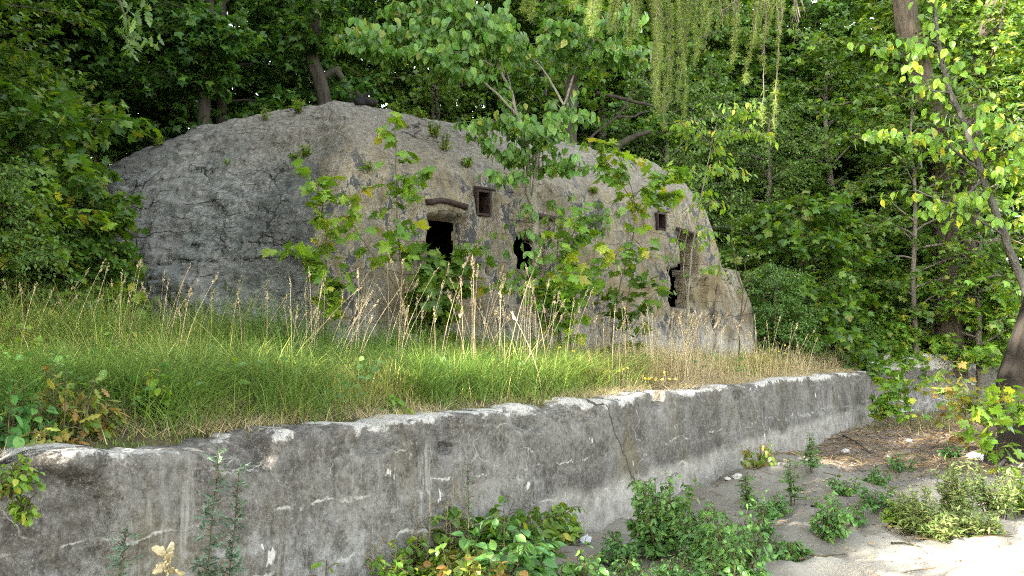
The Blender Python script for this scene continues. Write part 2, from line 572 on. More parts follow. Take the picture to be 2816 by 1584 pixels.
    p = t.mix(t.ramp(lowm, [(.25, 0.0), (.26, 0.0)]), p, (.4, .4, .4))
    pl = t.ramp(t.math('MULTIPLY', lowm, .4), [(.45, .6), (.62, 0.0)])
    p = t.mix(t.math('MULTIPLY', pl, t.ramp(s1, [(.4, .2), (.6, 1.0)])), p, (.42, .405, .385))
    c = t.mix(t.ramp(t.math('MULTIPLY_ADD', t.math('SUBTRACT', nm, .5), .5, zone), [(.35, 0.0), (.65, 1.0)]), a, p)
    # grey-brown roof film on the shoulders, cracks everywhere
    top = t.ramp(t.math('MULTIPLY', t.math('MULTIPLY_ADD', t.math('SUBTRACT', nm, .5), 1.2, Z), .2), [(.66, 0.0), (.8, .75)])
    c = t.mix(t.math('MULTIPLY', top, zone), c, t.ramp(nf, [(.35, (.085, .075, .062)), (.65, (.22, .20, .17))]))
    rf = t.math('MULTIPLY', t.ramp(t.math('MULTIPLY', t.math('MULTIPLY_ADD', t.math('SUBTRACT', nm, .5), 1.4, Z), .2), [(.64, 0.0), (.78, .8)]), t.ramp(t.math('MULTIPLY_ADD', x.outputs[0], .2, .5), [(.35, .25), (.62, 1.0)]))
    c = t.mix(rf, c, t.ramp(nf, [(.36, (.07, .06, .047)), (.5, (.145, .128, .105)), (.64, (.25, .23, .20))]))
    nz = t.n('ShaderNodeTexNoise'); nz.inputs['Scale'].default_value = 1.6; nz.inputs['Detail'].default_value = 5
    t.l(o, nz.inputs['Vector'])
    vm = t.n('ShaderNodeVectorMath', operation='MULTIPLY_ADD')
    t.l(nz.outputs['Color'], vm.inputs[0]); vm.inputs[1].default_value = (.9, .9, .9); t.l(o, vm.inputs[2])
    vo = t.n('ShaderNodeTexVoronoi', feature='DISTANCE_TO_EDGE')
    vo.inputs['Scale'].default_value = 1.1
    t.l(t.mp(vm.outputs[0], (.8, .8, 1.3)), vo.inputs['Vector'])
    ck = t.math('MULTIPLY', t.ramp(vo.outputs[0], [(.004, 1.0), (.016, 0.0)]), t.ramp(t.noise(t.mp(o, (1, 1, 1), (3, 9, 2)), .9, 3), [(.5, 0.0), (.58, .9)]))
    ck = t.math('MULTIPLY', ck, t.math('MULTIPLY_ADD', zone, -.6, 1.0))
    c = t.mix(ck, c, (.028, .025, .022))
    h = t.math('ADD', t.math('MULTIPLY', nf2, .38), t.math('MULTIPLY', nm2, .45))
    h = t.math('SUBTRACT', h, t.math('MULTIPLY', ck, .8))
    h = t.math('SUBTRACT', h, t.math('MULTIPLY', lr, .5))
    h = t.math('ADD', h, t.math('MULTIPLY', nf, .1))
    return t.done(t.bsdf(c, .92, .15, h, .9, .04))


def m_plain(name, c1, c2, scale=12, rough=.85, spec=.25, bstr=.5):
    t = NT(name)
    o = t.obj()
    n = t.noise(o, scale, 5, .65)
    return t.done(t.bsdf(t.ramp(n, [(.35, c1), (.65, c2)]), rough, spec, n, bstr, .01))


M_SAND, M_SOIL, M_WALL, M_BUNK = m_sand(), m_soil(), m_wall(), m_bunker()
M_RUST = m_plain('rusty_steel', (.016, .010, .008), (.045, .027, .021), 18, .8, .3)
M_DARKROT = m_plain('charred_wood', (.008, .008, .009), (.03, .028, .027), 15, .9, .15)
M_STONE = m_plain('pale_stone', (.24, .22, .2), (.42, .4, .37), 9, .9, .2)

# ------------------------------------------------------------------ ground sheets
def axis(core0, core1, step, far, n=26):
    c = np.arange(core0, core1 + 1e-6, step)
    g = np.geomspace(step * 2, far, n)
    return np.concatenate([(core0 - g)[::-1], c, core1 + g])


ax, ay = axis(-4, 12, .055, 260), axis(3.5, 22, .055, 260)
Xg, Yg = np.meshgrid(ax, ay, indexing='ij')
Zg = z_sand(Xg, Yg)
near = is_terrace(Xg, Yg) & (np.abs(wall_as(Xg, Yg)[1]) > .5)
Zg = np.where(near, -.4, Zg)
aw, sw = wall_as(Xg, Yg)
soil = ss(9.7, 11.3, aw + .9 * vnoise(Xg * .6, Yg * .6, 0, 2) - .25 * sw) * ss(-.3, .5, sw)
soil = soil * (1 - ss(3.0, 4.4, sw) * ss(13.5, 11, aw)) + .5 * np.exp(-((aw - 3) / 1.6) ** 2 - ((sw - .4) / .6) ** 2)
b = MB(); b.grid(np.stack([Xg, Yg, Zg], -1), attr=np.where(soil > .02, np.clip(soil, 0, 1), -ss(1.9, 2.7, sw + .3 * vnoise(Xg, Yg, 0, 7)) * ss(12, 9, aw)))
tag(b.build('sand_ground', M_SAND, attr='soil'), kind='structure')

ax, ay = axis(-12, 18, .16, 250), axis(1, 34, .16, 250)
Xg, Yg = np.meshgrid(ax, ay, indexing='ij')
Zt = z_terrace(Xg, Yg)
aw, sw = wall_as(Xg, Yg)
Zt = np.where(is_terrace(Xg, Yg) & ((sw < -.30) | (aw > WLEN)), Zt, -.8)
# under the bunker the earth stays below its floor
bx, by = bunk_l(Xg, Yg)
inb = (bx > .6) & (bx < 9.0) & (by > .9) & (by < 4.6)
Zt = np.where(inb, np.minimum(Zt, .6), Zt)
b = MB(); b.grid(np.stack([Xg, Yg, Zt], -1))
tag(b.build('hillside_ground', M_SOIL), kind='structure')


# ------------------------------------------------------------------ retaining wall (local x along the wall, y into the bank)
def make_wall(name, label, origin, ang, x0, x1, top, thick, res, hole=None, group=None, broken=None, crestfn=None, seed=0):
    xs = np.arange(x0, x1, res)
    zs = np.arange(-.45, top + 1e-6, res * 1.0)
    if hole:
        hx, hz, hr = hole
        xs = np.unique(np.round(np.concatenate([xs, np.arange(hx - 2.4 * hr, hx + 2.4 * hr, .006)]), 4))
        zs = np.unique(np.round(np.concatenate([zs, np.arange(hz - 2.4 * hr, hz + 2.4 * hr, .007)]), 4))
    nt, nbk = 14, 8
    # profile: up the face, across the top, down the back
    P = [(0.0, z) for z in zs[:-2]]
    for k in range(nt):
        a = k / (nt - 1)
        P.append((.012 + a * thick, top - .012 * (1 - min(1, a * 6))))
    for k in range(1, nbk): P.append((thick + .012, top - k * .25))
    P = np.array(P)
    Xw, I = np.meshgrid(xs, np.arange(len(P)), indexing='ij')
    Yw, Zw = P[I, 0].copy(), P[I, 1].copy()
    Yw += (Zw < top - .001) * (Yw < .01) * (Zw - top) * -.0 + (top - Zw) * -.035 * (Yw < .3)       # slight batter
    cr = .05 * fbm(Xw * 1.3, 0, 0, 4, 21 + seed) + .018 * fbm(Xw * 9, 0, 0, 2, 3 + seed)
    near_top = ss(top - .22, top - .01, Zw)
    Zw += near_top * np.minimum(cr, .02)
    # bites out of the front arris
    bite = np.maximum(0, fbm(Xw * 2.6, Zw * 2.6, 3, 4, 33 + seed) - .12) * ss(top - .26, top - .02, Zw) * ss(.32, .0, Yw)
    Yw += bite * .28
    Zw -= bite * .20
    face = (Yw < .2)
    Yw += face * (.016 * fbm(Xw * 1.2, Zw * 1.2, 0, 4, 40 + seed) + .006 * fbm(Xw * 8, Zw * 8, 0, 3, 44 + seed))
    # board lift: lower lift stands a little proud
    Yw -= face * .02 * ss(.66, .62, Zw + .05 * fbm(Xw * .8, 0, 0, 3, 55))
    if broken is not None:
        d = ss(broken + .12, broken - .10, Xw + .22 * fbm(0, Zw * 2, Xw * .5, 3, 61))
        Yw += face * d * (.10 + .07 * fbm(Xw * 3, Zw * 3, 1, 4, 62))
        Zw -= d * near_top * (.07 + .05 * fbm(Xw * 4, 0, 2, 3, 63))
    if hole:
        r = np.hypot((Xw - hx) / 1.6, Zw - hz)
        Yw += face * .42 * ss(hr * 1.02, hr * .93, r)
        Yw += face * .012 * ss(hr * 1.9, hr, r)
    b = MB(); b.grid(np.stack([Xw, Yw, Zw], -1)[:, ::-1])
    root = thing(name, label, 'wall', (origin[0], origin[1], 0), ang)
    root['kind'] = 'thing'
    b.build('wall_body', M_WALL, root)
    return root


hp = at_z(1225, 1232, 1.02)
# hole position along the wall from the pixel: intersect the ray with the wall face
d = ray(1225, 1232)
tt = -((0 - W0[0]) * WN[0] + (0 - W0[1]) * WN[1]) / (d[0] * WN[0] + d[1] * WN[1])
hpt = np.array([0, 0, CAMZ]) + d * tt
ha = (hpt[0] - W0[0]) * WD[0] + (hpt[1] - W0[1]) * WD[1]
WALL = make_wall('retaining_wall', 'long weathered concrete retaining wall with a round drain hole, stained grey', W0, WANG, -3.5, WLEN, WTOP, .42, .021, hole=(ha, hpt[2], .060), broken=.0)
FANG = math.atan2(FD[1], FD[0])
fw = make_wall('garden_wall', 'low pale concrete wall beyond the far corner of the long retaining wall', F0, FANG, -.3, 10, 1.62, .35, .05, seed=7)
# return wall that closes the corner
make_wall('return_wall', 'short concrete return wall closing the far corner beside the maple sprigs', W1 - WD * .0 + WN * -.0, math.atan2((F0 - W1)[1], (F0 - W1)[0]), .02, float(np.linalg.norm(F0 - W1)), WTOP + .04, .3, .05, seed=12)


# ------------------------------------------------------------------ bunker
BZ = 1.30                                   # world height of the bunker floor line


def facade(px, py, yl=.12):
    """pixel -> (x, z) in the bunker frame on the plane of its front"""
    o = BA + BV * yl
    d = ray(px, py)
    t = (o[0] * BV[0] + o[1] * BV[1]) / (d[0] * BV[0] + d[1] * BV[1])
    p = d * t
    lx = (p[0] - BA[0]) * BU[0] + (p[1] - BA[1]) * BU[1]
    return lx, CAMZ + p[2] - BZ


def rounded(poly, rad):
    out = []
    n = len(poly)
    for k in range(n):
        p0, p, p2 = [np.array(poly[(k + j) % n], float) for j in (-1, 0, 1)]
        r = rad[k]
        a = p + (p0 - p) / np.linalg.norm(p0 - p) * r
        c = p + (p2 - p) / np.linalg.norm(p2 - p) * r
        for u in np.linspace(0, 1, 24):
            out.append((1 - u) ** 2 * a + 2 * u * (1 - u) * p + u * u * c)
    out.append(out[0])
    return np.array(out)


poly = rounded([(-4.4, 9.4), (-3.0, 5.3), (0, 0), (9.8, 0), (10.6, 3.2), (9.6, 8.2)], [1.2, 1.5, .45, .55, 1.0, 1.0])
cum = np.concatenate([[0], np.cumsum(np.linalg.norm(np.diff(poly, axis=0), axis=1))])
ds = np.linspace(0, cum[-1], 6000)
PX, PY = np.interp(ds, cum, poly[:, 0]), np.interp(ds, cum, poly[:, 1])
step = np.where((PY < 1.2) & (PX > -.8), .030, np.where((PX < .5) & (PY < 6), .040, .16))
acc = np.concatenate([[0], np.cumsum((ds[1] - ds[0]) / step[1:])])
nS = int(acc[-1])
sidx = np.interp(np.arange(nS), acc, ds)
PX, PY = np.interp(sidx, cum, poly[:, 0]), np.interp(sidx, cum, poly[:, 1])
# ridge that the shell closes on
S1, S2 = np.array([1.9, 4.1]), np.array([8.3, 3.4])
sd = S2 - S1
tproj = np.clip(((PX - S1[0]) * sd[0] + (PY - S1[1]) * sd[1]) / (sd @ sd), 0, 1)
TX, TY = S1[0] + tproj * sd[0], S1[1] + tproj * sd[1]
HT = 5.20 - .14 * tproj - .02 * np.sin(tproj * 3.1)


def profile(pts, n):
    pts = np.array(pts, float)
    u = np.linspace(0, 1, 900)
    k = np.concatenate([[0], np.cumsum(np.hypot(np.diff(pts[:, 0]) * 4, np.diff(pts[:, 1])))]); k /= k[-1]
    w, h = np.interp(u, k, pts[:, 0]), np.interp(u, k, pts[:, 1])
    ker = np.hanning(70); ker /= ker.sum()
    def sm(a):
        e = np.concatenate([2 * a[0] - a[35:0:-1], a, 2 * a[-1] - a[-2:-37:-1]])
        return np.convolve(e, ker, 'same')[35:-35]
    v = np.linspace(0, 1, n)
    return np.interp(v, u, sm(w)), np.interp(v, u, sm(h))


NP = 330
wf, hf = profile([(-.01, -.9), (0, 0), (.012, .10), (.03, .30), (.05, .52), (.075, .635), (.13, .71), (.25, .80), (.45, .895), (.7, .968), (1, 1)], NP)
wl, hl = profile([(-.01, -.9), (0, 0), (.05, .14), (.12, .32), (.21, .50), (.33, .675), (.48, .82), (.65, .92), (.82, .978), (1, 1)], NP)
wr, hr_ = profile([(-.03, -.9), (0, 0), (.05, .14), (.12, .34), (.19, .53), (.29, .68), (.42, .80), (.58, .89), (.8, .96), (1, 1)], NP)
zf = ss(-.3, .75, PX)
zr = ss(8.7, 9.9, PX)
WW = (wl[None] * (1 - zf[:, None]) + wf[None] * zf[:, None]) * (1 - zr[:, None]) + wr[None] * zr[:, None]
HH = (hl[None] * (1 - zf[:, None]) + hf[None] * zf[:, None]) * (1 - zr[:, None]) + hr_[None] * zr[:, None]
HH = np.where(HH < 0, HH, HH * HT[:, None])
GX = PX[:, None] + (TX - PX)[:, None] * WW
GY = PY[:, None] + (TY - PY)[:, None] * WW
G = np.stack([GX, GY, HH], -1)
d0 = np.roll(G, -1, 0) - np.roll(G, 1, 0)
d1 = np.gradient(G, axis=1)
NR = np.cross(d0, d1)
NR /= np.linalg.norm(NR, axis=2)[..., None] + 1e-9          # outward
x, y, z = G[..., 0], G[..., 1], G[..., 2]
zone = (np.ones(NP)[None] * ss(-.25, .35, PX + .0)[:, None]) * ss(4.4, 3.5, z + .55 * fbm(x * .6, y * .6, z * .6, 3, 71) + .35 * ss(3, 0, x))
rough = 1 - zone
fade = ss(1.0, .9, np.linspace(0, 1, NP))[None]
D = .06 * fbm(x * .5, y * .5, z * .5, 3, 80) * (.35 + .45 * rough)
D += .03 * fbm(x * 1.9, y * 1.9, z * 3.4, 4, 83) * (.22 + .78 * rough)
D += .032 * fbm(x * 6, y * 6, z * 8, 3, 86) * (.22 + .78 * rough)
# spalled layers: stepped flakes
fl = fbm(x * .8 + 3, y * .8, z * 1.5, 5, 90)
q = fl * 3.2
stepd = np.floor(q) + ss(.0, .18, q - np.floor(q))
D += .045 * stepd * rough * (.55 + .45 * ss(3.0, 1.0, z))
# formwork ledges low on the rounded end
row = z / .26 + .25 * fbm(x * .7, y * .7, z * .3, 3, 95)
fr = row - np.floor(row)
D += rough * ss(3.1, 2.2, z) * ss(-.15, .25, fbm(x * 1.1, y * 1.1, np.floor(row) * 3.1, 3, 97)) * (-.06) * ss(.2, .0, fr)
# plaster scabs on the front
sc_ = fbm(x * 1.6, y * 1.6, z * 1.1, 5, 101)
D -= zone * .022 * ss(.12, .2, sc_)
D -= zone * .03 * ss(.3, .36, fbm(x * 2.5 + 9, y, z * 1.4, 4, 104))
D -= zone * -.035 * ss(.98, .93, z + .05 * fbm(x * 1.3, 0, 0, 3, 107)) * ss(3.2, 3.6, x)
G = G + NR * (D * fade)[..., None]


def rect(x0, x1, z0, z1, e=.014, wob=.0, seed=0):
    xx = G[..., 0] + wob * fbm(z * 5, x * 5, 0, 3, 200 + seed)
    zz = G[..., 2] + wob * fbm(x * 5, z * 5, 4, 3, 201 + seed)
    return ss(x0 - e, x0 + e, xx) * ss(x1 + e, x1 - e, xx) * ss(z0 - e, z0 + e, zz) * ss(z1 + e, z1 - e, zz) * ss(1.2, .9, G[..., 1])


OP = {}
def px_rect(x0, y0, x1, y1):
    u0, _ = facade(x0, (y0 + y1) / 2); u1, _ = facade(x1, (y0 + y1) / 2)
    um = (x0 + x1) / 2
    return u0, u1, facade(um, y1)[1], facade(um, y0)[1]


push = np.zeros_like(x)
through = np.zeros_like(x)            # openings that lead into the hollow inside
# left embrasure, shallow splay then the slot
r = px_rect(1186, 590, 1292, 828); OP['emb1'] = r
push = np.maximum(push, .16 * rect(*r, .04, .05, 1))
r2 = px_rect(1190, 590, 1285, 800); m_ = rect(*r2, .012, .02, 2); push = np.maximum(push, .36 * m_); through = np.maximum(through, m_)
r3 = px_rect(1240, 745, 1312, 829); push = np.maximum(push, .34 * rect(*r3, .025, .04, 3))
# framed loophole
r = px_rect(1322, 523, 1359, 588); OP['win1'] = r
m_ = rect(*r, .012, 0); push = np.maximum(push, .6 * m_); through = np.maximum(through, m_)
# arched niche
r = px_rect(1430, 636, 1517, 812); OP['arch'] = r
cxa, ra = (r[0] + r[1]) / 2, (r[1] - r[0]) / 2
arch_top = r[3] - .30 * ra - 0 + .30 * ra * np.sqrt(np.clip(1 - ((G[..., 0] - cxa) / ra) ** 2, 0, 1)) * 2.2 - .30 * ra * 1.2
am = rect(r[0], r[1], r[2], r[3] + .2, .03, .03, 5) * ss(.02, -.02, G[..., 2] - arch_top)
up_ = ss(-.03, .03, G[..., 2] - (r[2] + .36 * (r[3] - r[2]) + .06 * vnoise(G[..., 0] * 9, 0, 0, 4)))
push = np.maximum(push, (.2 + .22 * up_) * am); through = np.maximum(through, am * up_)
ro = px_rect(1418, 612, 1530, 700); push = np.maximum(push, .07 * rect(*ro, .05, .05, 6))
# small right loophole
r = px_rect(1818, 588, 1839, 628); OP['win2'] = r
m_ = rect(*r, .012, 0); push = np.maximum(push, .6 * m_); through = np.maximum(through, m_)
# right embrasure with its broken lower half
r = px_rect(1876, 648, 1926, 752); OP['emb2'] = r
m_ = rect(*r, .014, .05, 8); push = np.maximum(push, .5 * m_); through = np.maximum(through, m_)
r = px_rect(1846, 742, 1915, 850); m_ = rect(*r, .014, .09, 9); push = np.maximum(push, .5 * m_); through = np.maximum(through, m_)
r = px_rect(1905, 765, 1950, 850); push = np.maximum(push, .13 * rect(*r, .03, .05, 10))
u, w = facade(1345, 746); rr = np.hypot(G[..., 0] - u, G[..., 2] - w); push = np.maximum(push, .25 * ss(.075, .05, rr) * ss(1.2, .9, G[..., 1]))
r = px_rect(1180, 838, 1330, 1000); push = np.maximum(push, .05 * rect(*r, .03, .03, 14))
G[..., 1] += push
broot = thing('bunker', 'large derelict concrete bunker with rounded end, domed roof and rusty loopholes', 'bunker', (BA[0], BA[1], BZ), BANG)
b = MB()
gg = G[::-1].transpose(1, 0, 2)
b.grid(gg, wrap=True, attr=zone[::-1].T)
tq = (through[::-1].T > .97).ravel()
q = b.L[0].reshape(-1, 4)
q = q[~tq[q].all(1)]
b.L[0] = q.ravel(); b.N[0] = np.full(len(q), 4, np.int64); b.M[0] = np.zeros(len(q), np.int64)
b.build('concrete_shell', M_BUNK, broot, attr='zone')


def front_y(lx, lz):
    """front surface depth of the shell near (x, z), before openings were pushed in"""
    k = np.argmin((x - lx) ** 2 + (z - lz) ** 2 + 100 * (y > 1.2))
    return float(y.ravel()[k])


def steel_frame(r, t, depth, label=None):
    x0, x1, z0, z1 = r
    m = .012
    yf = front_y((x0 + x1) / 2, (z0 + z1) / 2) - .03
    b = MB()
    cy = yf + depth / 2
    b.box(((x0 + t / 2), cy, (z0 + z1) / 2), (t, depth, z1 - z0))
    b.box(((x1 - t / 2), cy, (z0 + z1) / 2), (t, depth, z1 - z0))
    b.box(((x0 + x1) / 2, cy + .004, z1 - t / 2), (x1 - x0 - 2 * t + .002, depth, t))
    b.box(((x0 + x1) / 2, cy + .004, z0 + t / 2), (x1 - x0 - 2 * t + .002, depth, t))
    o = b.build('window_frame', M_RUST, broot, smooth=False)
    if label: o['label'] = label
    bv = o.modifiers.new('bevel', 'BEVEL'); bv.width = .006; bv.segments = 2
    return o


w1 = OP['win1']; steel_frame((w1[0] - .015, w1[1] + .015, w1[2] - .02, w1[3] + .02), .043, .6)
w2 = OP['win2']; steel_frame((w2[0] - .01, w2[1] + .02, w2[2] - .02, w2[3] + .03), .03, .55)


def bar(pix, rad, name, mat, bend=True, proud=.05):
    P = []
    for (px, py) in pix:
        u, w = facade(px, py)
        P.append((u, front_y(u, w) - proud, w))
    P = np.array(P)
    k = np.linspace(0, len(P) - 1, 24)
    P = np.stack([np.interp(k, np.arange(len(P)), P[:, j]) for j in range(3)], 1)
    P += np.stack([.006 * vnoise(k * 1.3, 0, 0, 5), .006 * vnoise(k * 1.3, 4, 0, 5), .01 * vnoise(k * .9, 8, 0, 5)], 1)
    b = MB(); b.tube(P, rad * (1 + .12 * vnoise(k * 1.1, 2, 2, 9)), 12, cap=True)
    return b.build(name, mat, broot)


bar([(1177, 554), (1195, 552), (1218, 549), (1245, 553), (1270, 562), (1290, 568)], .046, 'lintel', M_RUST)
bar([(1470, 588), (1490, 592), (1520, 598), (1560, 606)], .05, 'lintel', M_RUST)
bar([(1866, 628), (1885, 634), (1905, 640), (1922, 646)], .035, 'lintel', M_RUST)
bar([(1316, 511), (1335, 512), (1352, 515), (1374, 520)], .024, 'drip_ledge', M_RUST)
bar([(1822, 578), (1838, 579), (1850, 582)], .018, 'drip_ledge', M_RUST)
# buttress at the right end
b = MB()
zs_ = np.linspace(-.6, 2.15, 40)
bw = []
for zz in zs_:
    k = ss(1.0, 2.4, zz)
    bw.append([(8.7 + k * .45, .06 + .2 * k), (9.6 - .05 * k, -.12 + .26 * k), (9.98 - .4 * k, .05 + .16 * k), (10.05 - .4 * k, .7), (9.0, 1.0)])
bw = np.array(bw)
kk = np.linspace(0, 4.999, 46)
ii = kk.astype(int); ff = (kk - ii)[None, :, None]
V = bw[:, ii % 5] * (1 - ff) + bw[:, (ii + 1) % 5] * ff
V = np.concatenate([V, np.broadcast_to(zs_[:, None, None], (40, 46, 1))], -1)
nn = fbm(V[..., 0] * 5, V[..., 1] * 5, V[..., 2] * 4, 4, 150) * .045
V[..., 0] += nn; V[..., 1] += nn
V[-1] = V[-1].mean(0) + [0, 0, .04]
b.grid(V[:, ::-1], wrap=True, attr=np.ones((40, 46)))
b.build('buttress', M_BUNK, broot, attr='zone')
# ------------------------------------------------------------------ leaf templates (x along the leaf, y across, z normal)
def fan(half, fold=.16, droop=.12, cx=.3):
    pts = [(px, py) for px, py in half] + [(px, -py) for px, py in half[::-1] if py > 1e-6]
    V = [(cx, 0, .0)] + [(px, py, -fold * abs(py) - droop * px * px) for px, py in pts]
    n = len(pts)
    f = np.array([[0, 1 + k, 1 + (k + 1) % n] for k in range(n)])
    return np.array(V, float), [f]


MAPLE = fan([(0, 0), (-.10, .30), (.12, .26), (.22, .56), (.34, .50), (.50, .62), (.46, .24), (.66, .30), (.74, .16), (1.0, 0)], .18, .16, .26)
MAPLE_FAR = fan([(0, 0), (-.02, .38), (.44, .60), (.46, .24), (1.0, 0)], .2, .16, .28)


def oval(w=.31, n=5, fold=.25, droop=.35, tip=.0):
    xs = np.linspace(0, 1, n)
    ww = w * np.sin(PI * xs ** .85) ** .8
    ww[0] = 0; ww[-1] = 0
    V = []
    for x_, y_ in zip(xs, ww): V.append((x_, 0, -droop * x_ * x_))
    for x_, y_ in zip(xs[1:-1], ww[1:-1]): V.append((x_, y_, -droop * x_ * x_ - fold * y_ * -.8))
    for x_, y_ in zip(xs[1:-1], ww[1:-1]): V.append((x_, -y_, -droop * x_ * x_ - fold * y_ * -.8))
    m = n - 2
    T, Q = [], []
    for sgn, o in ((1, n), (-1, n + m)):
        a = [[0, 1, o], [n - 2, n - 1, o + m - 1]]
        q = [[k, k + 1, o + k, o + k - 1] for k in range(1, n - 2)]
        if sgn < 0:
            pass
        else:
            a = [t[::-1] for t in a]; q = [t[::-1] for t in q]
        T += a; Q += q
    return np.array(V, float), [np.array(T), np.array(Q)] if Q else [np.array(T)]


OVAL = oval(.33, 5, .3, .30)
OVAL_SMALL = oval(.30, 4, .2, .2)
LANCE = oval(.15, 4, .2, .25)
NEEDLE = (np.array([(0, .03, 0), (0, -.03, 0), (1, 0, 0)], float), [np.array([[0, 1, 2]])])
LOBED = fan([(0, 0), (.05, .12), (.18, .10), (.25, .26), (.38, .14), (.5, .30), (.62, .15), (.75, .22), (.84, .1), (1, 0)], .2, .25, .4)

# ------------------------------------------------------------------ leaf colours (dark, mid, yellowing; the pale weed tint has sunlight put in)
ML_DEEP = leaf_mat('maple_leaf_deep', [(0, (0.032, 0.079, 0.016)), (.5, (0.046, 0.115, 0.018)), (.9, (0.078, 0.160, 0.020)), (1, (0.117, 0.183, 0.022))], .42, .008)
ML_MID = leaf_mat('maple_leaf_mid', [(0, (0.039, 0.095, 0.014)), (.5, (0.064, 0.131, 0.016)), (.85, (0.107, 0.179, 0.020)), (.95, (0.120, 0.193, 0.021)), (1, (0.193, 0.202, 0.028))], .40, .008)
ML_FRESH = leaf_mat('maple_leaf_fresh', [(0, (0.079, 0.172, 0.023)), (.5, (0.122, 0.228, 0.025)), (.85, (0.187, 0.283, 0.032)), (1, (0.331, 0.304, 0.040))], .40, .010)
ML_YEL = leaf_mat('maple_leaf_yellowing', [(0, (.075, .14, .02)), (.35, (.13, .19, .03)), (.7, (.24, .22, .04)), (.95, (.22, .13, .04))], .35, .01)
ML_ROUND = leaf_mat('round_leaf', [(0, (.060, .140, .025)), (.5, (.092, .180, .030)), (.94, (.125, .216, .034)), (1, (.24, .25, .045))], .36, .006, .35)
ML_SHRUB = leaf_mat('shrub_leaf', [(0, (0.051, 0.110, 0.022)), (.5, (0.076, 0.154, 0.029)), (1, (0.119, 0.205, 0.036))], .35, .01)
ML_WEED = leaf_mat('weed_leaf', [(0, (0.056, 0.137, 0.035)), (.6, (0.081, 0.189, 0.045)), (1, (0.125, 0.234, 0.050))], .33, .012)
ML_MUG = leaf_mat('mugwort_leaf', [(0, (.075, .115, .075)), (1, (.13, .19, .12))], .25, .01, .6)
ML_LARCH = leaf_mat('larch_needle', [(0, (.10, .165, .030)), (.6, (.15, .21, .04)), (1, (.21, .25, .06))], .4, .008, .5, 1.5)
ML_SUNLIT = leaf_mat('sunlit_weed_leaf', [(0, (.12, .19, .05)), (.6, (.19, .25, .08)), (1, (.28, .30, .12))], .35, .01)  # lighter tint paints in the sunlight on the weeds of the bright patch
ML_OAK = leaf_mat('oak_leaf', [(0, (.05, .10, .02)), (1, (.10, .15, .025))], .35, .01)
ML_DRY = leaf_mat('dry_leaf', [(0, (.10, .065, .03)), (.5, (.20, .14, .07)), (1, (.30, .22, .12))], .15, .01, .7, 1.1)
MB_DARK = bark_mat('dark_bark', (.022, .018, .014), (.07, .06, .048), 12, .4)
MB_GREY = bark_mat('grey_bark', (.07, .06, .05), (.19, .17, .14), 14)
MB_PALE = bark_mat('smooth_pale_bark', (.13, .12, .09), (.25, .235, .19), 18, .3)
MB_STEM = bark_mat('green_brown_stem', (.05, .045, .025), (.12, .10, .05), 20)
MB_DRYST = bark_mat('dry_stem', (.16, .12, .075), (.30, .24, .15), 20)

RS = np.random.default_rng(5)


def nrm(v):
    v = np.asarray(v, float)
    return v / (np.linalg.norm(v, axis=-1, keepdims=True) + 1e-9)


def leaf_orient(n, out, mode, rs):
    """directions and normals for n leaves on a twig that points along out"""
    r = rs.normal(0, 1, (n, 3))
    oh = np.array([out[0], out[1], 0.0]); oh = oh / (np.linalg.norm(oh) + 1e-6)
    if mode == 'droop':
        X = nrm(np.array([0, 0, -1.0]) + oh * .35 + r * .28)
        N = nrm(oh * .8 + np.array([0, -.25, .45]) + rs.normal(0, .55, (n, 3)))
    elif mode == 'hang':
        X = nrm(np.array([0, 0, -.75]) + oh * .6 + r * .35)
        N = nrm(oh * .6 + np.array([0, 0, .7]) + rs.normal(0, .4, (n, 3)))
    elif mode == 'up':
        X = nrm(np.array([0, 0, .35]) + r * .75 * np.array([1, 1, .4]))
        N = nrm(np.array([0, 0, 1.0]) - X * .4 + rs.normal(0, .35, (n, 3)))
    else:
        X = nrm(oh * .75 + np.array([0, 0, -.42]) + r * .5)
        N = nrm(np.array([0, 0, .9]) + X * .55 + rs.normal(0, .38, (n, 3)))
    return X, N


def interp_path(P, t):
    P = np.asarray(P, float)
    k = np.concatenate([[0], np.cumsum(np.linalg.norm(np.diff(P, axis=0), axis=1))]); k = k / k[-1]
    return np.stack([np.interp(t, k, P[:, j]) for j in range(3)], -1)


def smooth_path(P, n=14, wob=.0, rs=RS):
    P = np.asarray(P, float)
    if len(P) > 2:
        t = np.linspace(0, 1, n * 3)
        Q = interp_path(P, t)
        for _ in range(n // 3):
            Q[1:-1] = .25 * Q[:-2] + .5 * Q[1:-1] + .25 * Q[2:]
        Q = Q[np.linspace(0, len(Q) - 1, n).round().astype(int)]
    else:
        Q = interp_path(P, np.linspace(0, 1, n))
    if wob:
        w = rs.normal(0, wob, (n, 3)); w[0] = 0
        w = np.cumsum(w, 0) * .5
        Q = Q + w - np.linspace(0, 1, n)[:, None] * w[-1] * .7
    return Q


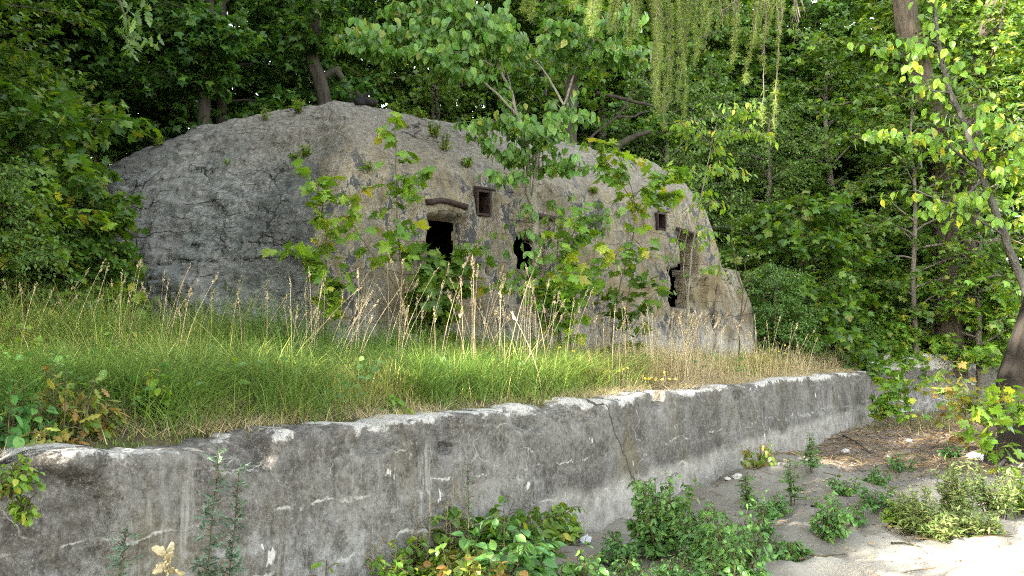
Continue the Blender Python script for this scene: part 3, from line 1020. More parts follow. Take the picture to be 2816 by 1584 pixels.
def grow_tree(seed, H, R, cb, n_limb, n_sub, n_leaf, leaf, size, mode='flat', lean=(0, 0), tr=.16, shape_low=.25, sub_k=.40, limb_r=.011):
    """a tapered trunk with limbs and side twigs, leaves in flat sprays along the twigs: (trunk MB, crown MB)"""
    rs = np.random.default_rng(seed)
    tb, cb_ = MB(), MB()
    zz = np.linspace(0, 1, 12)
    wob = np.cumsum(rs.normal(0, .03 * H / 4, (12, 2)), 0); wob[0] = 0
    TP = np.stack([wob[:, 0] * zz + lean[0] * zz * H, wob[:, 1] * zz + lean[1] * zz * H, zz * H - .25], 1)
    tb.tube(TP, tr * (1 - zz) ** .7 + .02 + tr * .6 * np.exp(-zz * 30), 9)
    pos, XX, NN, SZ = [], [], [], []
    for i in range(n_limb):
        t = cb / H + (.985 - cb / H) * ((i + rs.uniform(.2, .8)) / n_limb)
        p0 = interp_path(TP, np.array([t]))[0]
        az = i * 2.399 + rs.uniform(-.5, .5)
        sh = math.sqrt(max(.04, 1 - ((t - .38) / (.66 if t > .38 else 1.1 - shape_low)) ** 2))
        Ln = R * sh * rs.uniform(.7, 1.15)
        el = rs.uniform(.05, .75) + .7 * max(0, t - .35)
        dv = np.array([math.cos(az) * math.cos(el), math.sin(az) * math.cos(el), math.sin(el)])
        k = np.linspace(0, 1, 7)
        LP = p0 + dv * (k * Ln)[:, None]
        LP[:, 2] += -(.30 * Ln) * k ** 2 + rs.normal(0, .07, 7) * k
        LP[:, :2] += rs.normal(0, .14, (7, 2)) * k[:, None]
        tb.tube(LP, limb_r * (.7 + Ln) * (1 - k * .85), 5)
        for j in range(n_sub):
            u = .18 + .82 * (j + rs.uniform(.1, .9)) / n_sub
            q0 = interp_path(LP, np.array([u]))[0]
            side = 1 if j % 2 else -1
            a2 = az + side * rs.uniform(.35, 1.25) * (1.15 - .6 * u)
            sl = Ln * sub_k * (1.2 - .7 * u) * rs.uniform(.6, 1.2) + .25
            e2 = rs.uniform(-.35, .55)
            d2 = np.array([math.cos(a2), math.sin(a2), e2])
            q1 = q0 + d2 * sl * .5 + [0, 0, .03]
            q2 = q0 + d2 * sl + [0, 0, -.12 * sl]
            tb.tube(np.array([q0, q1, q2]), (.009, .006, .003), 3)
            m = max(3, int(n_leaf * sl * rs.uniform(.6, 1.3)))
            s = rs.uniform(.12, 1.05, m)
            P = interp_path(np.array([q0, q1, q2]), np.clip(s, 0, 1)) + rs.normal(0, .07, (m, 3)) * [1, 1, .7]
            X, N = leaf_orient(m, d2, mode, rs)
            pos.append(P); XX.append(X); NN.append(N); SZ.append(rs.uniform(size[0], size[1], m))
    cb_.inst(leaf, np.concatenate(pos), np.concatenate(XX), np.concatenate(NN), np.concatenate(SZ))
    return tb, cb_


# ------------------------------------------------------------------ woodland prototypes, shared by the trees that stand in the wood
PROTO = {}
def proto(key, mats, *a, **k):
    tb, cb_ = grow_tree(*a, **k)
    PROTO[key] = (tb.mesh(key + '_trunk', mats[0]), cb_.mesh(key + '_crown', mats[1], smooth=False))


proto('deep_a', (MB_DARK, ML_DEEP), 1, 10.5, 3.6, .7, 46, 13, 21, MAPLE_FAR, (.13, .22))
proto('deep_b', (MB_DARK, ML_DEEP), 2, 11.5, 3.4, 1.2, 46, 13, 21, MAPLE_FAR, (.13, .22))
proto('deep_c', (MB_DARK, ML_DEEP), 3, 9.0, 3.4, .3, 44, 13, 21, MAPLE_FAR, (.12, .21))
proto('mid_a', (MB_GREY, ML_MID), 4, 11.0, 3.5, .6, 52, 14, 24, MAPLE_FAR, (.11, .19))
proto('mid_b', (MB_GREY, ML_MID), 5, 9.5, 3.3, .3, 50, 14, 24, MAPLE_FAR, (.11, .18))
proto('tall_a', (MB_DARK, ML_DEEP), 12, 18, 4.6, 2.5, 60, 13, 13, MAPLE_FAR, (.24, .36), tr=.3)  # only for the unseen trees added against the sun
proto('slim_a', (MB_DARK, ML_DEEP), 16, 16, 1.5, 1.5, 60, 8, 24, MAPLE_FAR, (.18, .28), tr=.14)  # narrow crown for one unseen tree, added as a sun blocker
proto('oval_m', (MB_GREY, ML_SHRUB), 15, 9.5, 3.2, .3, 48, 13, 40, OVAL_SMALL, (.085, .14))
proto('airy_m', (MB_GREY, ML_MID), 14, 8.5, 2.7, 1.9, 30, 9, 13, MAPLE_FAR, (.12, .20), tr=.07, shape_low=.05)
proto('tall_m', (MB_GREY, ML_MID), 13, 16, 4.8, .8, 74, 14, 13, MAPLE_FAR, (.20, .30), tr=.25)
proto('shrub_a', (MB_STEM, ML_SHRUB), 7, 3.2, 1.25, .05, 36, 10, 62, OVAL_SMALL, (.05, .09), tr=.03, shape_low=.0, limb_r=.006)
proto('shrub_b', (MB_STEM, ML_MID), 8, 3.4, 1.4, .1, 34, 10, 22, MAPLE, (.11, .19), tr=.028, shape_low=.0, limb_r=.006)
proto('bush_fresh', (MB_STEM, ML_FRESH), 9, 2.6, 1.2, .1, 22, 9, 15, MAPLE, (.12, .22), tr=.022, shape_low=.0, limb_r=.006)


def place(key, name, label, cat, x, y, rz=None, sc=1.0, group=None, z=None):
    z = float(z_any(x, y)) if z is None else z
    t = thing(name, label, cat, (x, y, z - .05), RS.uniform(0, 6.28) if rz is None else rz, group, sc)
    woody = 'trunk' if name.endswith('tree') else 'stem'
    link(woody, PROTO[key][0], t)
    link('crown' if name.endswith('tree') else 'foliage', PROTO[key][1], t)
    return t


def bw(bx, by): return bunk_w(bx, by)


GW = 'maples of the wood behind the bunker'
rows = [
    # key, bunker-frame x, y, scale, label
    ('deep_a', -6.8, 8.8, 1.0, 'dark maple tree standing behind the left shoulder of the bunker roof'),
    ('deep_b', -3.8, 9.6, 1.0, 'dark maple tree rising over the left slope of the bunker roof'),
    ('deep_c', -1.4, 10.4, 1.1, 'dense dark maple tree behind the bunker roof, just left of its crest'),
    ('deep_a', 1.6, 9.6, .95, 'dark maple tree behind the crest of the bunker roof'),
    ('deep_b', 4.6, 9.9, .9, 'dark maple tree behind the round leaved tree and the roof'),
    ('mid_a', 7.4, 9.0, .9, 'green maple tree behind the right end of the bunker roof'),
    ('mid_b', 10.2, 7.4, .95, 'bright green maple tree at the right end of the roof, low boughs'),
    ('mid_a', 12.6, 7.6, 1.0, 'green maple tree between the bunker and the two thick trunks'),
    ('oval_m', 15.2, 7.2, 1.0, 'leafy green maple tree just left of the two thick trunks'),
    ('oval_m', 12.2, 4.6, .75, 'low bushy maple tree overhanging the right end of the bunker'),
    ('oval_m', 15.4, 4.0, .75, 'low green maple tree behind the grass at the foot of the bank'),
    ('mid_a', 20.5, 5.0, .95, 'green maple tree right of the two thick trunks'),
    ('mid_b', 23.5, 3.2, .9, 'green maple tree at the right margin behind the pale low wall'),
    ('mid_a', 18.6, 9.0, 1.05, 'green maple tree close behind the two thick trunks'),
    ('mid_b', 27.5, 5.6, 1.0, 'green maple tree at the right edge behind the leaning thin trunk'),
    ('mid_a', 18.0, 4.6, .55, 'small maple tree at the foot of the two thick trunks'),
]
for key, bx, by, sc, lab in rows:
    x, y = bw(bx, by)
    place(key, 'maple_tree', lab, 'tree', x, y, sc=sc, group=GW)
for bx, by, sc, lab in [(19.5, 11.5, 1.0, 'tall green maple tree filling the gap between the two thick trunks'), (25.5, 9.5, 1.0, 'tall green maple tree right of the two thick trunks, near the top corner'), (15, 10, .95, 'tall green maple tree above the grassy bank, left of the thick trunks'), (30, 8, 1.0, 'tall green maple tree at the top right corner'), (26.5, 3.6, .95, 'tall green maple tree between the thick trunks and the right edge'), (30.5, 4.5, 1.0, 'tall green maple tree at the right edge, behind the pale low wall')]:
    x, y = bw(bx, by)
    place('tall_m', 'maple_tree', lab, 'tree', x, y, sc=sc, group=GW)
for px, Y, sc, lab in [(2520, 22.8, .9, 'airy young maple tree in front of the thick trunks, left of them'), (2690, 23.0, 1.0, 'airy young maple tree in front of the thick trunks, right of them')]:
    p = at(px, 960, Y)
    place('airy_m', 'maple_tree', lab, 'tree', p[0], p[1], sc=sc, group=GW)
lab = 'dim maple tree deep in the wood, half hidden behind the nearer trees'
for k, (bx, by) in enumerate([(-9, 12.5), (-5.2, 13.4), (-1, 13.8), (2.8, 13.5), (6.4, 13.2), (10, 12.2), (13.6, 11.6), (17.4, 11.4), (21, 10.5), (25, 9),
                              (23, 7.6), (28, 8.6), (31, 5.4), (33, 10), (28.5, 12.5), (24, 12.5), (-7, 17), (-2.4, 18), (2.2, 18), (7, 17.5), (12, 16.5), (17, 16), (22, 15)]):
    x, y = bw(bx, by)
    place(('deep_b', 'deep_a', 'deep_c')[k % 3], 'maple_tree', lab, 'tree', x, y, sc=1.15, group='dim trees deep in the wood')

# left margin: maples and fine leaved shrubs in front of the rounded end
for key, px, Y, sc, lab in [
    ('mid_b', -260, 13.6, .78, 'leafy maple tree filling the left margin beside the rounded end'),
    ('deep_c', -260, 17.0, 1.1, 'dark maple tree at the left margin behind the leafy one'),
    ('deep_c', 150, 20.6, .9, 'dark maple tree behind the grassy left end of the roof'),
]:
    p = at(px, 960, Y)
    place(key, 'maple_tree', lab, 'tree', p[0], p[1], sc=sc, group='maples at the left margin')
for key, px, Y, sc, lab in [
    ('shrub_a', -40, 10.4, .72, 'fine leaved shrub at the left margin, low in the tall grass'),
    ('shrub_a', 60, 11.6, .70, 'fine leaved shrub between the left margin and the rounded bunker end'),
    ('shrub_a', -150, 12.0, 1.15, 'tall fine leaved shrub on the very left edge'),
    ('bush_fresh', 30, 11.2, .95, 'bright maple shrub among the fine leaved shrubs at the left margin'),
    ('shrub_b', 150, 12.3, .8, 'maple shrub between the fine leaved shrub and the rounded bunker end'),
    ('shrub_b', 265, 12.0, .50, 'low maple shrub leaning on the foot of the rounded bunker end'),
    ('shrub_b', -10, 12.7, 1.15, 'taller maple shrub behind the fine leaved shrubs at left'),
    ('shrub_a', 2130, 19.0, .72, 'round fine leaved shrub beside the pale buttress of the bunker'),
    ('shrub_a', 2240, 21.5, .95, 'fine leaved shrub behind the dry grass right of the bunker'),
    ('shrub_b', 2360, 23.0, .9, 'maple shrub on the dark bank behind the grass'),
    ('shrub_b', 2200, 21.0, 1.25, 'tall maple shrub over the fine leaved shrub by the buttress'),
]:
    p = at(px, 960, Y)
    place(key, 'shrub', lab, 'shrub', p[0], p[1], sc=sc, group='shrubs round the bunker')
for px, py, Y, sc, lab in [
    (2620, 985, 23.4, 1.15, 'tall yellow green maple sapling before the thick trunks at right'),
    (2450, 985, 22.8, .6, 'low yellow green maple sapling above the corner of the wall'),
    (2550, 985, 25.0, .75, 'yellow green maple sapling behind the pale low wall'),
    (2720, 985, 24.4, .95, 'broad leaved maple sapling next to the leaning dark trunk'),
    (2420, 1000, 22.4, .6, 'small maple sapling left of the pale low wall'),
    (2800, 980, 24.8, .9, 'maple sapling at the right edge behind the leaning trunk'),
]:
    p = at(px, py, Y)
    place('bush_fresh', 'maple_sapling', lab, 'sapling', p[0], p[1], sc=sc, group='maple saplings above the pale low wall')


# ------------------------------------------------------------------ single plants traced in the photograph and set at their own distance
def plant(name, label, cat, Y0, branches, leaf, size, mat, bark, mode='flat', group=None, seed=0, foot=True, parts=('stem', 'foliage'), fn=z_any, leaf_noise=.03):
    """branches: (pixel path with depth offsets, r0, r1, twigs, twig length, leaves per metre of twig, t0)"""
    rs = np.random.default_rng(seed + 100)
    tb, lb = MB(), MB()
    base = None
    pos, XX, NN, SZ = [], [], [], []
    for bi, (pix, r0, r1, nt_, tl, lpm, t0) in enumerate(branches):
        P = np.array([at(q[0], q[1], Y0 + (q[2] if len(q) > 2 else 0)) for q in pix])
        if bi == 0 and foot:
            base = on_ground(P[0][0], P[0][1], fn)
            P[0] = base - [0, 0, .06]
        if base is None: base = P[0]
        Q = smooth_path(P, max(6, 5 * len(P)), .012, rs)
        tb.tube(Q, np.linspace(r0, r1, len(Q)), 7 if r0 > .012 else 4)
        ax_ = nrm(Q[-1] - Q[0])
        for k in range(nt_):
            u = t0 + (1 - t0) * (k + rs.uniform(0, 1)) / max(1, nt_)
            q0 = interp_path(Q, np.array([u]))[0]
            az = rs.uniform(0, 2 * PI)
            dv = np.array([math.cos(az), math.sin(az) * .8, rs.uniform(-.12, .35)]) + ax_ * .5 * abs(rs.normal(0, 1))
            dv = nrm(dv)
            L_ = tl * rs.uniform(.45, 1.1)
            q = np.array([q0, q0 + dv * L_ * .5 + [0, 0, .02], q0 + dv * L_ + [0, 0, -.1 * L_]])
            tb.tube(q, (max(.0035, r1 * .6), .003, .002), 3)
            m = max(2, int(round(lpm * L_ * rs.uniform(.8, 1.25))))
            s = np.linspace(.25, 1, m) + rs.uniform(-.05, .05, m)
            Pp = interp_path(q, np.clip(s, 0, 1)) + rs.normal(0, leaf_noise, (m, 3))
            X, N = leaf_orient(m, dv, mode, rs)
            # opposite sides of the twig
            sd_ = np.cross(dv, [0, 0, 1.0]); X = nrm(X + sd_[None] * np.where(np.arange(m) % 2, .5, -.5)[:, None])
            pos.append(Pp); XX.append(X); NN.append(N); SZ.append(size[0] + (size[1] - size[0]) * rs.beta(2.2, 1.5, m))
    t = thing(name, label, cat, tuple(base), 0, group)
    tb.build(parts[0], bark, t, origin=base)
    if pos:
        lb.inst(leaf, np.concatenate(pos), np.concatenate(XX), np.concatenate(NN), np.concatenate(SZ))
        lb.build(parts[1], mat, t, smooth=False, origin=base)
    return t


TR = ('trunk', 'crown')
# the round leaved tree in front of the facade
plant('round_leaved_tree', 'slender twin stemmed tree with drooping round leaves in front of the facade', 'tree', 13.5, [
    ([(1472, 900), (1472, 800), (1474, 650), (1467, 565)], .068, .058, 13, .38, 14, .45),
    ([(1467, 570), (1454, 530), (1452, 461), (1447, 384, .05), (1426, 322, .1), (1404, 249, .2)], .046, .026, 20, .42, 18, .3),
    ([(1467, 570), (1470, 530), (1472, 468), (1485, 421, -.1), (1498, 385, -.15), (1522, 347, -.2), (1551, 289, -.2)], .044, .024, 24, .45, 18, .3),
    ([(1404, 249, .2), (1379, 194, .2), (1345, 120, .3), (1300, 60, .35), (1240, -25, .5)], .024, .008, 45, .75, 19, .25),
    ([(1426, 322, .1), (1370, 262, -.1), (1306, 205, -.3), (1258, 183, -.5), (1196, 165, -.7), (1090, 140, -.9), (985, 118, -1.0)], .024, .006, 54, .62, 21, .3),
    ([(1379, 194, .2), (1280, 140, 0), (1120, 105, -.2), (1000, 112, -.3)], .016, .005, 49, .6, 21, .15),
    ([(1404, 249, .2), (1395, 190, .6), (1330, 150, 1.0), (1200, 120, 1.4), (1060, 100, 1.6)], .014, .005, 41, .7, 19, .3),
    ([(1551, 289, -.2), (1511, 223, -.2), (1474, 172, -.1), (1430, 143, 0), (1350, 95, .1), (1220, 55, .2), (1090, 30, .3)], .02, .005, 58, .62, 21, .25),
    ([(1474, 172, -.1), (1540, 120, -.3), (1620, 88, -.4), (1700, 75, -.5)], .014, .005, 36, .6, 21, .15),
    ([(1551, 289, -.2), (1569, 227, 0), (1587, 176, .1), (1617, 135, .1), (1653, 91, .2), (1690, 40, .3)], .02, .006, 36, .6, 19, .3),
    ([(1587, 176, .1), (1660, 150, -.2), (1710, 150, -.4), (1765, 165, -.5)], .012, .004, 32, .5, 21, .15),
    ([(1498, 385, -.15), (1440, 345, -.4), (1370, 330, -.5), (1320, 345, -.5)], .012, .004, 20, .42, 19, .15),
    ([(1452, 461, 0), (1400, 430, -.3), (1350, 400, -.4), (1300, 350, -.5)], .011, .004, 17, .4, 18, .15),
    ([(1472, 468, 0), (1530, 450, -.3), (1580, 460, -.4), (1612, 470, -.4)], .011, .004, 16, .38, 15, .15),
    ([(1452, 480, 0), (1420, 495, -.3), (1370, 470, -.5), (1345, 478, -.5)], .009, .004, 12, .3, 15, .2),
    ([(1447, 384, 0), (1480, 360, -.6), (1540, 340, -.8), (1590, 320, -.8)], .01, .004, 16, .4, 19, .1),
], OVAL, (.115, .172), ML_ROUND, MB_PALE, 'droop', seed=1, parts=TR)

GS = 'saplings growing along the foot of the facade'
plant('maple_sapling', 'upright yellow green maple sapling at the corner between rounded end and facade', 'sapling', 11.9, [
    ([(893, 930), (888, 760), (896, 640), (888, 560), (862, 475)], .016, .005, 34, .26, 17, .25),
    ([(890, 800), (860, 740, -.1), (815, 700, -.2), (775, 690, -.2)], .008, .003, 9, .24, 15, .3),
    ([(893, 690), (930, 620, -.1), (985, 560, -.2), (1000, 510, -.2)], .008, .003, 8, .22, 10, .5),
    ([(890, 870), (930, 800), (960, 740)], .007, .003, 8, .22, 11, .3),
], MAPLE, (.08, .22), ML_FRESH, MB_STEM, group=GS, seed=2)
plant('maple_sapling', 'thin sparse maple sapling reaching up the facade left of the framed loophole', 'sapling', 12.5, [
    ([(1120, 930), (1108, 760), (1090, 620), (1092, 480), (1085, 330)], .014, .004, 26, .36, 9, .42),
    ([(1110, 820), (1050, 730, -.2), (1000, 650, -.3), (955, 590, -.3)], .010, .003, 9, .32, 9, .35),
    ([(1092, 560), (1140, 500, -.1), (1175, 470, -.1)], .006, .003, 6, .3, 10, .2),
], MAPLE, (.08, .24), ML_FRESH, MB_STEM, group=GS, seed=3)
plant('maple_sapling', 'dense dark green maple sapling covering the left embrasure of the facade', 'sapling', 12.9, [
    ([(1190, 930), (1195, 820), (1200, 755), (1205, 705)], .020, .006, 34, .38, 15, .08),
    ([(1180, 930), (1160, 820, -.2), (1150, 740, -.3), (1150, 690, -.3)], .014, .005, 24, .34, 15, .1),
    ([(1200, 900), (1250, 800, .1), (1275, 740, .1), (1290, 690, .1)], .013, .005, 20, .34, 13, .15),
    ([(1215, 780), (1290, 730, 0), (1340, 680, 0), (1360, 660, 0)], .007, .003, 7, .25, 9, .5),
    ([(1185, 900), (1200, 860, -.35), (1210, 760, -.5)], .010, .004, 18, .34, 14, .05),
], MAPLE, (.08, .23), ML_MID, MB_STEM, group=GS, seed=4)
plant('maple_sapling', 'bushy maple sapling at the foot of the twin stemmed tree, right side', 'sapling', 13.6, [
    ([(1530, 930), (1540, 800), (1560, 690), (1600, 590)], .018, .005, 30, .42, 12, .15),
    ([(1520, 930), (1490, 830, -.2), (1440, 790, -.3), (1380, 790, -.3)], .010, .004, 14, .36, 11, .2),
    ([(1540, 880), (1600, 790, -.1), (1660, 740, -.1), (1700, 700, -.1)], .010, .004, 16, .4, 11, .2),
    ([(1535, 880), (1545, 820, -.35), (1580, 750, -.5)], .010, .004, 18, .36, 12, .1),
], MAPLE, (.08, .24), ML_FRESH, MB_STEM, group=GS, seed=5)
plant('dogwood_shrub', 'small round leaved shrub climbing over the arched niche', 'shrub', 14.1, [
    ([(1545, 930), (1535, 760), (1532, 640), (1530, 560)], .016, .005, 18, .36, 13, .25),
    ([(1535, 780), (1580, 690, -.1), (1620, 620, -.2), (1690, 590, -.2)], .010, .003, 22, .38, 14, .2),
    ([(1545, 900), (1430, 780, -.1), (1390, 690, -.2), (1395, 610, -.2)], .009, .003, 8, .3, 9, .3),
    ([(1560, 900), (1555, 700), (1552, 580), (1545, 535)], .012, .004, 10, .3, 11, .3),
], OVAL, (.11, .16), ML_ROUND, MB_PALE, 'droop', group=GS, seed=6)
plant('maple_sapling', 'slanting maple sapling with bright sprays below the roof edge at right', 'sapling', 14.6, [
    ([(1668, 930), (1700, 790), (1738, 650), (1742, 540), (1700, 420)], .015, .004, 10, .4, 11, .6),
    ([(1742, 560), (1690, 470, -.2), (1650, 420, -.3), (1625, 400, -.3)], .008, .003, 14, .40, 12, .25),
    ([(1742, 540), (1790, 500, -.2), (1840, 470, -.3), (1880, 480, -.3)], .008, .003, 18, .42, 12, .1),
    ([(1745, 580), (1780, 545, .1), (1830, 530, .1), (1860, 540, .1)], .007, .003, 12, .38, 12, .1),
    ([(1738, 650), (1770, 690, -.1), (1800, 700, -.1)], .006, .003, 6, .3, 9, .2),
], MAPLE, (.08, .25), ML_FRESH, MB_STEM, group=GS, seed=7)
plant('maple_sapling', 'low spreading maple sapling between the arch and the right embrasure', 'sapling', 14.8, [
    ([(1720, 930), (1722, 850), (1735, 760), (1760, 700)], .012, .004, 20, .42, 11, .15),
    ([(1715, 920), (1680, 830, -.1), (1650, 780, -.1)], .009, .003, 12, .38, 11, .2),
    ([(1725, 920), (1790, 820, -.1), (1830, 770, -.1)], .009, .003, 12, .36, 11, .2),
], MAPLE, (.08, .23), ML_MID, MB_STEM, group=GS, seed=8)
plant('walnut_sapling', 'tall yellow green sapling with hanging narrow leaves at the right end of the facade', 'sapling', 15.4, [
    ([(1885, 930), (1893, 800), (1905, 690), (1925, 560), (1950, 430), (1975, 320)], .026, .006, 20, .62, 16, .45),
    ([(1892, 850), (1876, 740), (1890, 640), (1893, 600)], .012, .004, 5, .3, 8, .5),
    ([(1870, 930), (1812, 830, .1), (1850, 700, .1), (1880, 610, .1), (1895, 580, .1)], .012, .005, 2, .3, 6, .7),
    ([(1950, 430), (2000, 380, -.2), (2060, 355, -.3), (2120, 380, -.4)], .008, .003, 16, .5, 18, .15),
    ([(1960, 400), (1920, 360, -.2), (1880, 345, -.3), (1860, 340, -.3)], .008, .003, 14, .46, 18, .15),
    ([(1975, 330), (2020, 310, -.1), (2075, 300, -.2)], .007, .003, 12, .45, 18, .1),
    ([(1945, 460), (1990, 470, -.2), (2010, 490, -.3)], .007, .003, 10, .42, 16, .1),
    ([(1925, 560), (1960, 550, -.2), (1985, 570, -.3)], .006, .003, 8, .36, 15, .1),
    ([(1905, 690), (1935, 650, -.2), (1955, 650, -.3)], .006, .003, 6, .3, 12, .2),
    ([(1898, 760), (1930, 740, -.2), (1955, 745, -.3)], .006, .003, 6, .3, 12, .2),
    ([(1935, 500), (1900, 470, -.2), (1870, 490, -.3)], .006, .003, 8, .36, 14, .1),
], oval(.24, 4, .2, .3), (.09, .15), ML_FRESH, MB_PALE, 'hang', group=GS, seed=9)
plant('elder_shrub', 'thin forked shrub with bare stems in front of the pale buttress', 'shrub', 17.0, [
    ([(2028, 935), (2040, 830), (2046, 770), (2046, 715), (2075, 690), (2090, 730)], .017, .005, 9, .35, 22, .55),
    ([(2034, 880), (2052, 840), (2064, 780), (2066, 740)], .012, .004, 6, .3, 18, .5),
    ([(2044, 800), (2025, 740, -.1), (2012, 660, -.1), (2010, 560, 0), (2008, 480, 0)], .011, .004, 10, .32, 20, .3),
    ([(2040, 830), (2000, 760, -.1), (1985, 720, -.1)], .007, .003, 8, .3, 20, .4),
], OVAL_SMALL, (.05, .09), ML_SHRUB, MB_STEM, group='shrubs round the bunker', seed=10)

# ------------------------------------------------------------------ the big trees at the right
def big_trunk(name, label, Y0, pix, radii, boughs, leafkw=None, bark=MB_GREY, seed=0, group=None):
    rs = np.random.default_rng(seed)
    P = np.array([at(q[0], q[1], Y0 + (q[2] if len(q) > 2 else 0)) for q in pix])
    base = on_ground(P[0][0], P[0][1])
    P[0] = base - [0, 0, .15]
    Q = smooth_path(P, 90)
    tb = MB()
    n = 90; k = 48
    Rr = np.interp(np.linspace(0, 1, n), np.linspace(0, 1, len(radii)), radii)
    tb.tube(Q, Rr, k)
    V = tb.V[0].reshape(n, k, 3)
    C = Q[:, None]
    dd = V - C
    an = np.arange(k) / k * 2 * PI
    flute = 1 + .03 * fbm(np.cos(an) * 11, np.sin(an) * 11, np.linspace(0, 8, n)[:, None], 3, seed + 3) + .12 * fbm(np.cos(an) * 2 + 5, np.sin(an) * 2, np.linspace(0, 2, n)[:, None] * 1.2, 3, seed + 7) + .06 * fbm(np.cos(an) * 6, np.sin(an) * 6, np.linspace(0, 3, n)[:, None], 3, seed)
    tb.V[0] = (C + dd * flute[..., None]).reshape(-1, 3)
    lb = MB()
    for (bp, r0, r1, nt_, tl, lpm) in boughs:
        B = smooth_path(np.array([at(q[0], q[1], Y0 + (q[2] if len(q) > 2 else 0)) for q in bp]), 16, .02, rs)
        tb.tube(B, np.linspace(r0, r1, 16), 8)
        for j in range(int(nt_ * 2.2)):
            u = rs.uniform(.1, 1)
            q0 = interp_path(B, np.array([u]))[0]
            dv = nrm(np.array([rs.normal(), rs.normal() * .8, rs.uniform(-.3, .3)]))
            L_ = tl * rs.uniform(.5, 1.1)
            q = np.array([q0, q0 + dv * L_ * .5, q0 + dv * L_ - [0, 0, .12 * L_]])
            tb.tube(q, (.008, .005, .003), 3)
            m = max(2, int(lpm * L_))
            Pp = interp_path(q, rs.uniform(.15, 1, m)) + rs.normal(0, .05, (m, 3))
            X, N = leaf_orient(m, dv, leafkw[3], rs)
            lb.inst(leafkw[0], Pp, X, N, rs.uniform(*leafkw[1], m))
    t = thing(name, label, 'tree', tuple(base), 0, group)
    tb.build('trunk', bark, t, origin=base)
    if lb.V: lb.build('crown', leafkw[2], t, smooth=False, origin=base)
    return t


MB_POP = bark_mat('furrowed_poplar_bark', (.022, .018, .013), (.088, .073, .054), 12)
MB_LEAN = bark_mat('black_furrowed_bark', (.008, .007, .006), (.040, .034, .028), 9)
MB_CHERRY = bark_mat('smooth_grey_bark', (.045, .042, .038), (.105, .10, .09), 16)
LK = (MAPLE_FAR, (.11, .19), ML_MID, 'flat')
big_trunk('poplar_tree', 'thick grey trunk leaning left, the left one of the pair at right', 23.5,
          [(2602, 900), (2600, 700), (2594, 560), (2582, 430), (2556, 300), (2520, 180), (2492, 60), (2475, -120)], [.50, .34, .33, .32, .32, .32, .28, .24],
          [([(2560, 300), (2480, 290, -.6), (2400, 270, -1), (2300, 290, -1.4)], .07, .02, 26, .9, 16),
           ([(2540, 210), (2470, 160, -.5), (2350, 120, -1), (2250, 110, -1)], .08, .02, 30, 1.0, 16),
           ([(2520, 120), (2600, 60, -.5), (2650, -10, -1)], .07, .02, 16, .9, 14),
           ([(2590, 440), (2510, 400, -1), (2420, 370, -1.6), (2330, 380, -2)], .06, .02, 26, .9, 16)], LK, MB_POP, 31)
big_trunk('poplar_tree', 'thick grey trunk leaning right, the right one of the pair at right', 24.3,
          [(2655, 900), (2654, 650), (2656, 520), (2664, 400), (2684, 270), (2708, 150), (2738, 20), (2775, -150)], [.42, .27, .24, .25, .26, .28, .28, .24],
          [([(2690, 270), (2750, 230, -.6), (2830, 220, -1)], .07, .02, 22, .9, 16),
           ([(2660, 430), (2730, 400, -1), (2820, 380, -1.5)], .06, .02, 20, .9, 16), ([(2715, 150), (2735, 90, -.9), (2770, 0, -1.2)], .04, .015, 26, .8, 15), ([(2690, 250), (2710, 190, -.9), (2740, 110, -1.1)], .04, .015, 20, .8, 15)], LK, MB_POP, 32)
big_trunk('maple_tree', 'grey brown trunk standing right behind the roof, behind the round leaved tree', 19.6,
          [(1566, 430), (1566, 380), (1568, 300), (1572, 220), (1578, 120), (1585, -60)], [.26, .19, .16, .15, .14, .12],
          [([(1572, 230), (1640, 150, .5), (1720, 90, .8)], .05, .02, 16, .9, 14), ([(1574, 200), (1578, 130, -.7), (1585, 0, -.9)], .03, .01, 34, .8, 14)], LK, MB_DARK, 33)
big_trunk('maple_tree', 'dark forked trunk leaning left behind the roof, left of the crest', 20.5,
          [(905, 330), (895, 280), (880, 220), (860, 170), (868, 90), (880, -40)], [.26, .19, .17, .16, .13, .10],
          [([(880, 215), (925, 190, 0), (955, 240, .2), (970, 300, .3)], .10, .06, 0, 1, 1), ([(862, 175), (840, 120, 0), (800, 40, 0)], .08, .04, 16, .9, 12), ([(866, 150), (870, 90, -.7), (885, -20, -.9)], .03, .01, 30, .8, 14)], (MAPLE_FAR, (.13, .2), ML_DEEP, 'flat'), MB_DARK, 34)
big_trunk('maple_tree', 'slim brown trunk standing at the grassy left edge of the roof', 18.9,
          [(556, 380), (560, 330), (562, 280), (566, 220), (572, 120), (580, -20)], [.17, .13, .12, .11, .09, .07],
          [([(564, 250), (500, 225, -.3), (440, 215, -.5)], .04, .015, 20, .9, 14), ([(568, 180), (600, 120, -.6), (640, 90, -1)], .04, .015, 24, .9, 14), ([(572, 130), (540, 80, -.6), (500, 50, -1)], .04, .015, 24, .9, 14), ([(566, 220), (570, 150, -.7), (575, 40, -.9)], .03, .01, 30, .8, 14)], (MAPLE_FAR, (.13, .2), ML_DEEP, 'flat'), MB_DARK, 35)
big_trunk('dead_tree', 'leafless leaning tree with crossing dark limbs behind the right half of the roof', 20.4,
          [(1600, 430), (1622, 377), (1660, 348), (1697, 322), (1723, 285), (1735, 250)], [.08, .06, .05, .042, .032, .02],
          [([(1697, 322), (1740, 325, .2), (1790, 305, .3)], .04, .012, 0, 1, 1), ([(1690, 430, .1), (1700, 402, .1), (1745, 377, .1), (1790, 362, .1)], .10, .05, 0, 1, 1), ([(1640, 255, .2), (1700, 268, .2), (1780, 287, .1), (1840, 300, 0)], .05, .03, 0, 1, 1)], (MAPLE_FAR, (.1, .2), ML_DEEP, 'flat'), MB_DARK, 37)
